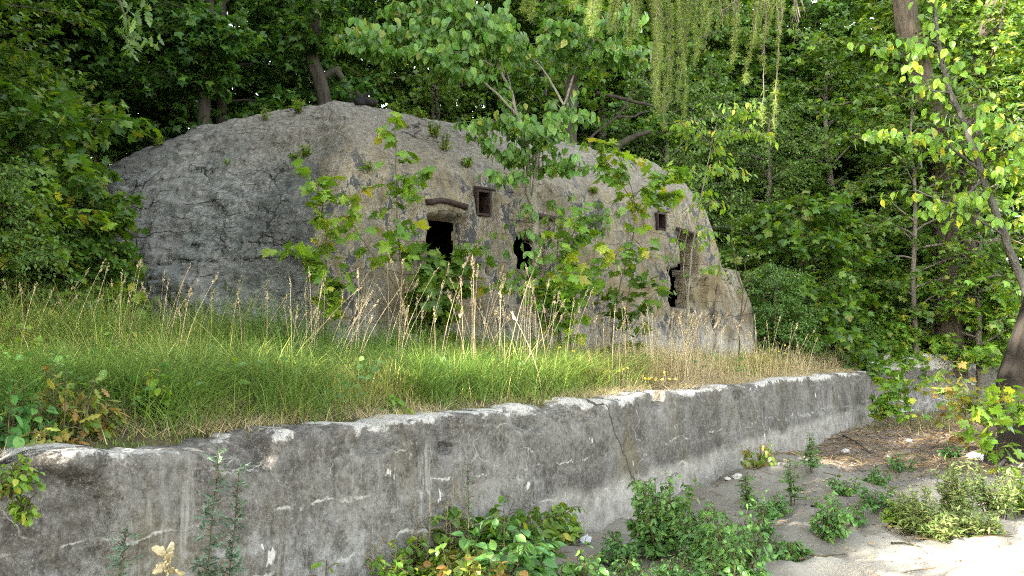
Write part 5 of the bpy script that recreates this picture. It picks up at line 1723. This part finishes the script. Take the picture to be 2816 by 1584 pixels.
# wall tufts at the left broken end, and lone leaves on the wall crest
for k, (px, py, Y, H, lab) in enumerate([(20, 1360, 3.72, .16, 'green sprig growing out of the broken wall end at the left edge'), (55, 1345, 3.8, .14, 'green sprig on the mossy ledge of the broken wall end'), (60, 1420, 3.78, .13, 'lower green sprig on the broken wall end')]):
    weed('wall_sprig', lab, 'weed', 0, 0, H, .06, 6, MINT, (.03, .05), ML_FRESH, mode='flat', dens=60, seed=330 + k, group='sprigs on the broken wall end', tw=.06, base=at(px, py, Y), nt=6)
for k, (px, py, H, sp, n_, mat, lab) in enumerate([(175, 1215, .42, .2, 9, ML_YEL, 'yellowing currant like herb at the left end of the wall'), (275, 1190, .24, .12, 6, ML_YEL, 'small yellow leaved herb right of the larger one at the left end'), (440, 1150, .3, .1, 5, ML_FRESH, 'fresh green herb in the lush grass behind the wall'),
                                                   (610, 1110, .32, .1, 4, ML_FRESH, 'slim pale herb in the lush grass, right of the fresh green one'), (1090, 1140, .12, .12, 5, ML_FRESH, 'creeping herb on the wall crest left of the drain hole'), (20, 1230, .32, .2, 8, ML_WEED, 'large leaved herb at the left edge behind the wall'),
                                                   (100, 1240, .14, .15, 6, ML_YEL, 'low yellow herb on the broken wall end'), (330, 1060, .5, .14, 5, ML_FRESH, 'tall thin herb in the grass at left'), (60, 1040, .5, .2, 7, ML_FRESH, 'leafy herb by the left edge in the tall grass')]):
    weed('meadow_herb', lab, 'herb', px, py, H, sp, n_, LOBED if mat is ML_YEL else MINT, (.06, .10), mat, mode='flat', dens=30, seed=340 + k, group='herbs at the wall crest', tw=.11, nt=7, fn=z_terrace)
# dry brown umbels and wiry stems in front of the wall
for k, (px, py, H, lab) in enumerate([(1010, 1620, .62, 'wiry dry weed with yellowish umbels before the wall'), (1080, 1600, .70, 'taller wiry dry weed with yellowish umbels before the wall'), (1200, 1560, .55, 'bare dark branching stalk before the drain hole'), (940, 1640, .45, 'short wiry dry weed left of the yellowish umbels')]):
    weed('dry_weed', lab, 'weed', px, py, H, .12, 4, OVAL_SMALL, (.012, .02), ML_YEL if k != 2 else ML_DRY, MB_DRYST, 'up', 60, 360 + k, 'dry weeds before the wall', .16, nt=11, t0=.35)
weed('slim_mugwort', 'single slim green stalk rising in front of the wall right of the drain hole', 'weed', 1285, 1600, .82, .0, 1, LANCE, (.035, .055), ML_WEED, MB_STEM, 'up', 60, 371, None, .07, nt=24, t0=.4)
# yellow flowers
M_YEL = m_plain('yellow_petal', (.50, .38, .03), (.62, .50, .08), 30, .6)
GFL = 'yellow flowers in the terrace grass'
rs = np.random.default_rng(9)
for k, (px, py, Y, n_, lab) in enumerate([(1420, 975, 11, 9, 'yellow flowers in front of the arch, left group'), (1500, 980, 11.2, 8, 'yellow flowers in front of the arch, right group'), (1380, 1000, 10.4, 6, 'loose yellow flowers below the arch'), (1590, 990, 11.6, 8, 'yellow flowers among the straw, left of the pale spray'),
                                          (1800, 1050, 11.0, 14, 'pale yellow flower spray leaning over the wall crest'), (1660, 1030, 10.6, 8, 'yellow flowers just left of the pale spray'), (1700, 980, 12.6, 7, 'yellow flowers behind the pale spray'), (2140, 965, 16.5, 7, 'orange yellow flowers right of the bunker'), (1270, 1060, 8.6, 4, 'few yellow flowers in the green grass')]):
    p = at(px, py, Y); b0 = on_ground(p[0], p[1], z_terrace)
    tb, heads = MB(), []
    for j in range(n_):
        lb = MB(); heads.append(lb)
        top = at(px + rs.normal(0, 38), py + rs.normal(0, 14), Y + rs.normal(0, .15))
        top[2] = max(top[2], b0[2] + .15)
        q = np.array([b0 + [(top[0] - b0[0]) * .5, rs.normal(0, .1), 0], (b0 + top) / 2 + [(top[0] - b0[0]) * .25, 0, .05], top])
        tb.tube(q, .003, 3)
        for _ in range(2):
            c = top + rs.normal(0, .004, 3)
            m = 9; an = np.arange(m) / m * 2 * PI
            nn = nrm(np.array([rs.normal(0, .4), -.5 + rs.normal(0, .3), .8]))
            e1 = nrm(np.cross(nn, [0, 1, .3])); e2 = np.cross(nn, e1)
            X = np.cos(an)[:, None] * e1 + np.sin(an)[:, None] * e2
            lb.inst(OVAL_SMALL, np.repeat(c[None], m, 0), X, np.repeat(nn[None], m, 0), .017)
    t = thing('yellow_flower', lab, 'flower', tuple(b0), 0, GFL)
    tb.build('stem', MB_STEM, t, origin=b0)
    for lb in heads: lb.build('flower_head', M_YEL, t, smooth=False, origin=b0)
# tufts on the bunker roof: find the shell under a pixel
SH = G.reshape(-1, 3)
shw = np.stack([BA[0] + SH[:, 0] * BU[0] + SH[:, 1] * BV[0], BA[1] + SH[:, 0] * BU[1] + SH[:, 1] * BV[1], SH[:, 2] + BZ], 1)
su, sv_, sf = project(shw)
def shell_at(px, py):
    d_ = np.hypot(su - px, sv_ - py)
    k = np.nonzero(d_ < 7)[0]
    if len(k) == 0: k = np.array([np.argmin(d_)])
    return shw[k[np.argmin(sf[k])]]


for k, (px, py, H, n_, lab) in enumerate([(437, 398, .22, 9, 'small green tuft near the left edge of the roof'), (845, 425, .2, 8, 'green tuft in a crack below the crest'), (808, 432, .12, 5, 'tiny green tuft left of the tuft below the crest'), (632, 448, .12, 5, 'tiny green tuft in the middle of the rounded roof'), (1010, 470, .18, 6, 'green tuft beside the thin sapling on the roof'),
                                          (1200, 375, .3, 12, 'weed clump on the roof left of the round leaved tree'), (1225, 410, .34, 12, 'weed clump rooted in the dark cleft over the left embrasure'), (1285, 455, .18, 7, 'fern like tuft on the front right of the dark cleft'), (1640, 530, .12, 8, 'mossy tuft high on the front'), (1085, 300, .16, 8, 'yellow green tuft on the roof right of the charred log'),
                                          (1160, 305, .2, 8, 'green tuft on the roof edge right of the crest'), (820, 305, .3, 10, 'weed tuft on the roof edge left of the crest'), (730, 325, .28, 8, 'weed tuft on the roof edge above the cracks'), (1330, 390, .2, 9, 'weed tuft at the roof edge behind the round leaved tree')]):
    weed('roof_tuft', lab, 'weed', 0, 0, H, .13, n_, OVAL_SMALL if k % 3 else LANCE, (.04, .07), ML_FRESH, mode='up', dens=60, seed=400 + k, group='tufts on the bunker roof', tw=.08, base=shell_at(px, py), nt=6)
# charred log on the crest
b = MB()
P = [shell_at(px, py) + [0, 0, .07] for px, py in ((984, 284), (1000, 280), (1020, 279), (1040, 284))]
P = smooth_path(np.array(P), 18, .01)
b.tube(P, .060 + .022 * vnoise(np.arange(18) * .7, 0, 0, 3), 10, cap=True)
q = P[3]; b.tube(np.array([q, q + [-.02, 0, .12], q + [-.05, 0, .2]]), (.06, .05, .03), 8, cap=True)
q = P[8]; b.tube(np.array([q, q + [.02, 0, .12], q + [.12, 0, .17]]), (.05, .045, .025), 8, cap=True)
tag(b.build('charred_log', M_DARKROT), 'blackened log lying on the crest of the bunker roof', 'log')

# ------------------------------------------------------------------ litter and stones on the sand
def curled_leaf():
    b0 = sidept(455, 1560, 3.6)
    tb, lb = MB(), MB()
    c = at(460, 1560, 3.6)
    tb.tube(np.array([b0 - [0, 0, .03], (b0 + c) / 2, c]), (.004, .004, .003), 5)
    def petal(p0, p1, wdt, curl):
        p0, p1 = np.array(p0), np.array(p1)
        n, m = 12, 7
        d_ = p1 - p0; L_ = np.linalg.norm(d_); d_ = d_ / L_
        sdv = nrm(np.cross(d_, [0, 1, .2])); up = np.cross(sdv, d_)
        V = np.zeros((n, m, 3))
        for i in range(n):
            t_ = i / (n - 1)
            wd = wdt * math.sin(PI * (.12 + .8 * t_)) * (1 + .25 * math.sin(i * 2.1))
            for j in range(m):
                s_ = (j / (m - 1) - .5) * 2
                an = s_ * curl
                V[i, j] = p0 + d_ * L_ * t_ + sdv * (math.sin(an) / curl * wd) + up * ((1 - math.cos(an)) / curl * wd + .012 * math.sin(t_ * 5 + s_ * 2))
        lb.grid(V)
    Y = 3.6
    petal(at(470, 1540, Y), at(418, 1505, Y - .02), .022, 1.6)
    petal(at(455, 1545, Y), at(474, 1490, Y), .016, 1.5)
    petal(at(452, 1560, Y), at(470, 1515, Y - .02), .017, 1.2)
    petal(at(462, 1548, Y), at(420, 1578, Y - .02), .024, 1.3)
    petal(at(455, 1565, Y), at(505, 1582, Y - .02), .02, 1.4)
    petal(at(455, 1550, Y), at(462, 1600, Y - .03), .013, 1.0)
    t = thing('curled_leaf_plant', 'curled dry olive beige leaves on a stalk at the bottom left', 'dry leaf', tuple(b0))
    tb.build('stem', MB_DRYST, t, origin=b0)
    m = m_plain('curled_dry_leaf', (.20, .165, .075), (.42, .36, .23), 9, .6)
    o = lb.build('leaf', m, t, origin=b0)
    sd_ = o.modifiers.new('thick', 'SOLIDIFY'); sd_.thickness = .0015


curled_leaf()

def lump(name, label, cat, p, r, mat, seed, flat=.6, group=None):
    u, v = np.meshgrid(np.linspace(0, PI, 14), np.arange(20) / 20 * 2 * PI, indexing='ij')
    V = np.stack([np.sin(u) * np.cos(v), np.sin(u) * np.sin(v), np.cos(u)], -1)
    k = 1 + .30 * fbm(V[..., 0] * 1.4 + seed, V[..., 1] * 1.4, V[..., 2] * 1.4, 3, seed)
    V = V * k[..., None] * r * [1, 1, flat]
    b = MB(); b.grid(V[::-1], wrap=True)
    o = b.build(name, mat, None, loc=(p[0], p[1], p[2] + r * flat * .35))
    return tag(o, label, cat, group)


GST = 'stones on the sand and rubble'
for k, (px, py, r, lab) in enumerate([(2325, 1245, .075, 'pale stone on the rubble by the far end of the wall'), (2026, 1315, .06, 'whitish stone at the foot of the wall corner'), (2320, 1445, .06, 'brownish clod on the sand slope, the larger one'), (2302, 1440, .045, 'brownish clod on the sand slope, the smaller one'), (2440, 1260, .05, 'small pale stone amid the rubble'), (2000, 1320, .04, 'small stone left of the whitish stone'),
                                      (2500, 1215, .06, 'grey stone amid the rubble near the board'), (2645, 1250, .08, 'flat pale stone before the maple sprigs'), (1690, 1478, .022, 'pebble by the white foil')]):
    lump('stone', lab, 'stone', ground_at(px, py, z_sand), r, M_STONE if k not in (2, 3) else M_SAND, 500 + k, group=GST)
# grey board
p = ground_at(2480, 1135, z_sand); b = MB()
b.box((0, 0, 0), (.62, .16, .03)); o = b.build('board', m_plain('grey_board', (.30, .33, .32), (.45, .48, .46), 6, .7), None, smooth=False, loc=tuple(p + [0, 0, .04]), rotz=.25)
o.rotation_euler = (.25, -.12, .3); bv = o.modifiers.new('bevel', 'BEVEL'); bv.width = .008
tag(o, 'broken grey board lying on the rubble beyond the wall end', 'board')
# white scrap of foil
p = sand_pt(1612, 1496)
n = 14
uu, vv = np.meshgrid(np.linspace(-.5, .5, n), np.linspace(-.5, .5, n), indexing='ij')
V = np.stack([uu * .07 * (1.1 - vv) + .02 * vnoise(uu * 4, vv * 4, 3, 4), vv * .07 + .02 * vnoise(uu * 3, vv * 3, 8, 4), .014 + .05 * (vv + .5) * (1 - uu) + .03 * vnoise(uu * 4, vv * 4, 0, 4)], -1)
b = MB(); b.grid(V); o = b.build('foil_scrap', m_plain('white_foil', (.28, .29, .31), (.46, .47, .49), 20, .35, .5), None, loc=tuple(p), rotz=-.3)
sd_ = o.modifiers.new('thick', 'SOLIDIFY'); sd_.thickness = .002
tag(o, 'crumpled scrap of white foil on the sand near the goosefoot', 'litter')
p = ground_at(2690, 1262, z_sand)
lump('plastic_bag', 'crumpled whitish plastic bag behind the sunlit weeds', 'litter', p, .13, m_plain('white_plastic', (.5, .55, .56), (.75, .78, .78), 14, .4, .5, 1), 530, .5)
# dark flat chip
p = ground_at(2248, 1395, z_sand); b = MB(); b.box((0, 0, .012), (.13, .07, .014)); o = b.build('slate_chip', M_DARKROT, None, smooth=False, loc=tuple(p), rotz=-.5)
tag(o, 'dark flat chip on the crest of the sand heap', 'litter')
# roots and twigs
def twig(name, label, pix, r, mat, seed, group=None, lift=.01):
    P = np.array([ground_at(px, py, z_sand) + [0, 0, lift + (q[0] if q else 0)] for px, py, *q in pix])
    P = smooth_path(P, 20, .006, np.random.default_rng(seed))
    b = MB(); b.tube(P, np.linspace(r, r * .45, 20), 6, cap=True)
    o = b.build(name, mat, None)
    return tag(o, label, 'branch', group)


GTW = 'sticks on the sand'
twig('stick', 'pale crooked dry stalk standing out of the rubble', [(2500, 1290), (2475, 1290, .12), (2455, 1290, .26), (2430, 1290, .31)], .009, MB_DRYST, 1, GTW)
twig('stick', 'long dark stick lying on the rubble near the wall end', [(2320, 1200), (2360, 1225, .03), (2395, 1250)], .022, MB_DARK, 2, GTW)
twig('stick', 'thin reddish root lying across the sand', [(2180, 1525), (2250, 1530), (2330, 1528)], .01, MB_STEM, 3, GTW)
twig('stick', 'small forked twig on the sunlit sand', [(2450, 1500), (2490, 1503, .02), (2535, 1508)], .010, MB_DARK, 4, GTW)
twig('stick', 'grey branch on the ground at the right edge', [(2740, 1290), (2790, 1255, .04), (2830, 1230, .08)], .03, MB_GREY, 5, GTW)
twig('stick', 'thin stick lying at the right edge behind the sunlit weeds', [(2760, 1310), (2800, 1300), (2840, 1302)], .012, MB_DARK, 6, GTW)
# fallen leaves, bark and twigs scattered over the rubble
rs = np.random.default_rng(33)
g = MB()
n = 30000
a = rs.uniform(1.5, 21, n); s = rs.uniform(.02, 5, n)
x = W0[0] + a * WD[0] + s * WN[0]; y = W0[1] + a * WD[1] + s * WN[1]
pr = .09 + .91 * ss(9.5, 11.2, a - .25 * s) * ss(6, 2.5, s) + .18 * np.exp(-((a - 3.5) / 1.8) ** 2) * ss(1.6, .4, s)
k = (rs.uniform(0, 1, n) < pr) & ~is_terrace(x, y)
x, y = x[k], y[k]; n = len(x)
P = np.stack([x, y, z_sand(x, y) + .012], 1)
X = np.stack([rs.normal(0, 1, n), rs.normal(0, 1, n), rs.normal(0, .18, n)], 1)
N = nrm(np.stack([rs.normal(0, .35, n), rs.normal(0, .35, n), np.ones(n)], 1))
m = n // 2
g.inst(OVAL_SMALL, P[:m], X[:m], N[:m], rs.uniform(.025, .07, m))
for p, xx in zip(P[m:m + 2400], X[m:m + 2400]):
    d_ = nrm(xx) * rs.uniform(.05, .22)
    g.tube(np.array([p - d_, p + [0, 0, .008], p + d_]), rs.uniform(.002, .006), 3)
tag(g.build('leaf_litter', ML_DRY, smooth=False), 'fallen leaves and broken twigs strewn over the rubble', 'leaf litter', kind='stuff')
g = MB()
n = 2600
a = rs.uniform(3.5, 20, n); s = rs.uniform(.03, 5, n)
x = W0[0] + a * WD[0] + s * WN[0]; y = W0[1] + a * WD[1] + s * WN[1]
k = ~is_terrace(x, y) & (rs.uniform(0, 1, n) < .35 + .65 * ss(9, 11, a))
for px_, py_ in zip(x[k], y[k]):
    r = rs.uniform(.006, .02) * (1.6 if rs.uniform() > .93 else 1)
    u_ = np.array([[0, 0, .8], [1, 0, .1], [.2, 1, 0], [-1, .3, .15], [-.2, -1, .05], [0, 0, -.5]]) + rs.normal(0, .16, (6, 3))
    g.add(u_ * r + [px_, py_, float(z_sand(px_, py_)) + r * .25], [np.array([[0, 1, 2], [0, 2, 3], [0, 3, 4], [0, 4, 1], [5, 2, 1], [5, 3, 2], [5, 4, 3], [5, 1, 4]])])
tag(g.build('pebbles', m_plain('pebble_grey', (.10, .09, .075), (.32, .30, .27), 3, .9, .2), smooth=False), 'small pebbles and crumbs of concrete strewn over the sand', 'pebbles', kind='stuff')
# thin grass on the rubble behind
g = MB()
n = 5000
x = rs.uniform(6, 15, n); y = rs.uniform(15, 24, n)
a, s = wall_as(x, y)
k = ~is_terrace(x, y) & (a > 14.5) & (rs.uniform(0, 1, n) < ss(14.5, 19, a))
P = np.stack([x, y, z_sand(x, y)], 1)[k]; n = len(P)
blades(g, P, rs.uniform(.08, .3, n), rs.uniform(.006, .01, n), rs.uniform(-.1, .4, n), rs.uniform(.1, .9, n), rs.uniform(.1, .7, n), rs)
tag(g.build('rubble_grass', M_GRASS, smooth=False, attr='dry'), 'thin grass on the rubble beneath the pale low wall', 'grass', kind='stuff')
EXPO = 3.4
DENOISE = False
# ------------------------------------------------------------------ camera, light, render
cam = bpy.data.cameras.new('camera')
co = link('camera', cam, None, (0, 0, CAMZ))
co.rotation_euler = (PI / 2 + PITCH, 0, 0)
cam.sensor_width = 36
cam.lens = F / 2816 * 36
cam.clip_start = .05
cam.clip_end = 2000
SC.camera = co

SUN_TO = np.array([-.75, -.66])
SUN_EL = math.radians(20)
sun = bpy.data.lights.new('sun', 'SUN')
sun.energy = 3.4
sun.angle = math.radians(.5)
sun.color = (1, .93, .8)
so = link('sun', sun, None, (-20, -20, 30))
sv = Vector((SUN_TO[0] * math.cos(SUN_EL), SUN_TO[1] * math.cos(SUN_EL), math.sin(SUN_EL)))
so.rotation_euler = sv.to_track_quat('Z', 'Y').to_euler()

w = bpy.data.worlds.new('World')
SC.world = w
w.use_nodes = True
nt = w.node_tree
nt.nodes.clear()
sky = nt.nodes.new('ShaderNodeTexSky')
sky.sky_type = 'NISHITA'
sky.sun_disc = False
sky.sun_elevation = SUN_EL
sky.sun_rotation = math.atan2(SUN_TO[0], SUN_TO[1])
bg = nt.nodes.new('ShaderNodeBackground')
bg.inputs['Strength'].default_value = .15
wo = nt.nodes.new('ShaderNodeOutputWorld')
hs = nt.nodes.new('ShaderNodeHueSaturation')
hs.inputs['Saturation'].default_value = .45
nt.links.new(sky.outputs[0], hs.inputs['Color'])
wm = nt.nodes.new('ShaderNodeMix'); wm.data_type = 'RGBA'; wm.blend_type = 'MULTIPLY'
wm.inputs[0].default_value = 1; wm.inputs[7].default_value = (1.0, .965, .87, 1)      # camera balanced for shade
nt.links.new(hs.outputs[0], wm.inputs[6])
nt.links.new(wm.outputs[2], bg.inputs[0])
nt.links.new(bg.outputs[0], wo.inputs[0])
SC.view_settings.view_transform = 'Standard'
SC.view_settings.look = 'None'
SC.view_settings.exposure = EXPO
SC.view_settings.gamma = 1
cy = SC.cycles
cy.filter_width = 1.1
cy.use_adaptive_sampling = False
cy.max_bounces = 7
cy.diffuse_bounces = 4
cy.transmission_bounces = 4
cy.glossy_bounces = 2
cy.caustics_reflective = cy.caustics_refractive = False
cy.use_denoising = DENOISE
cy.denoiser = 'OPENIMAGEDENOISE'
cy.sample_clamp_indirect = 6
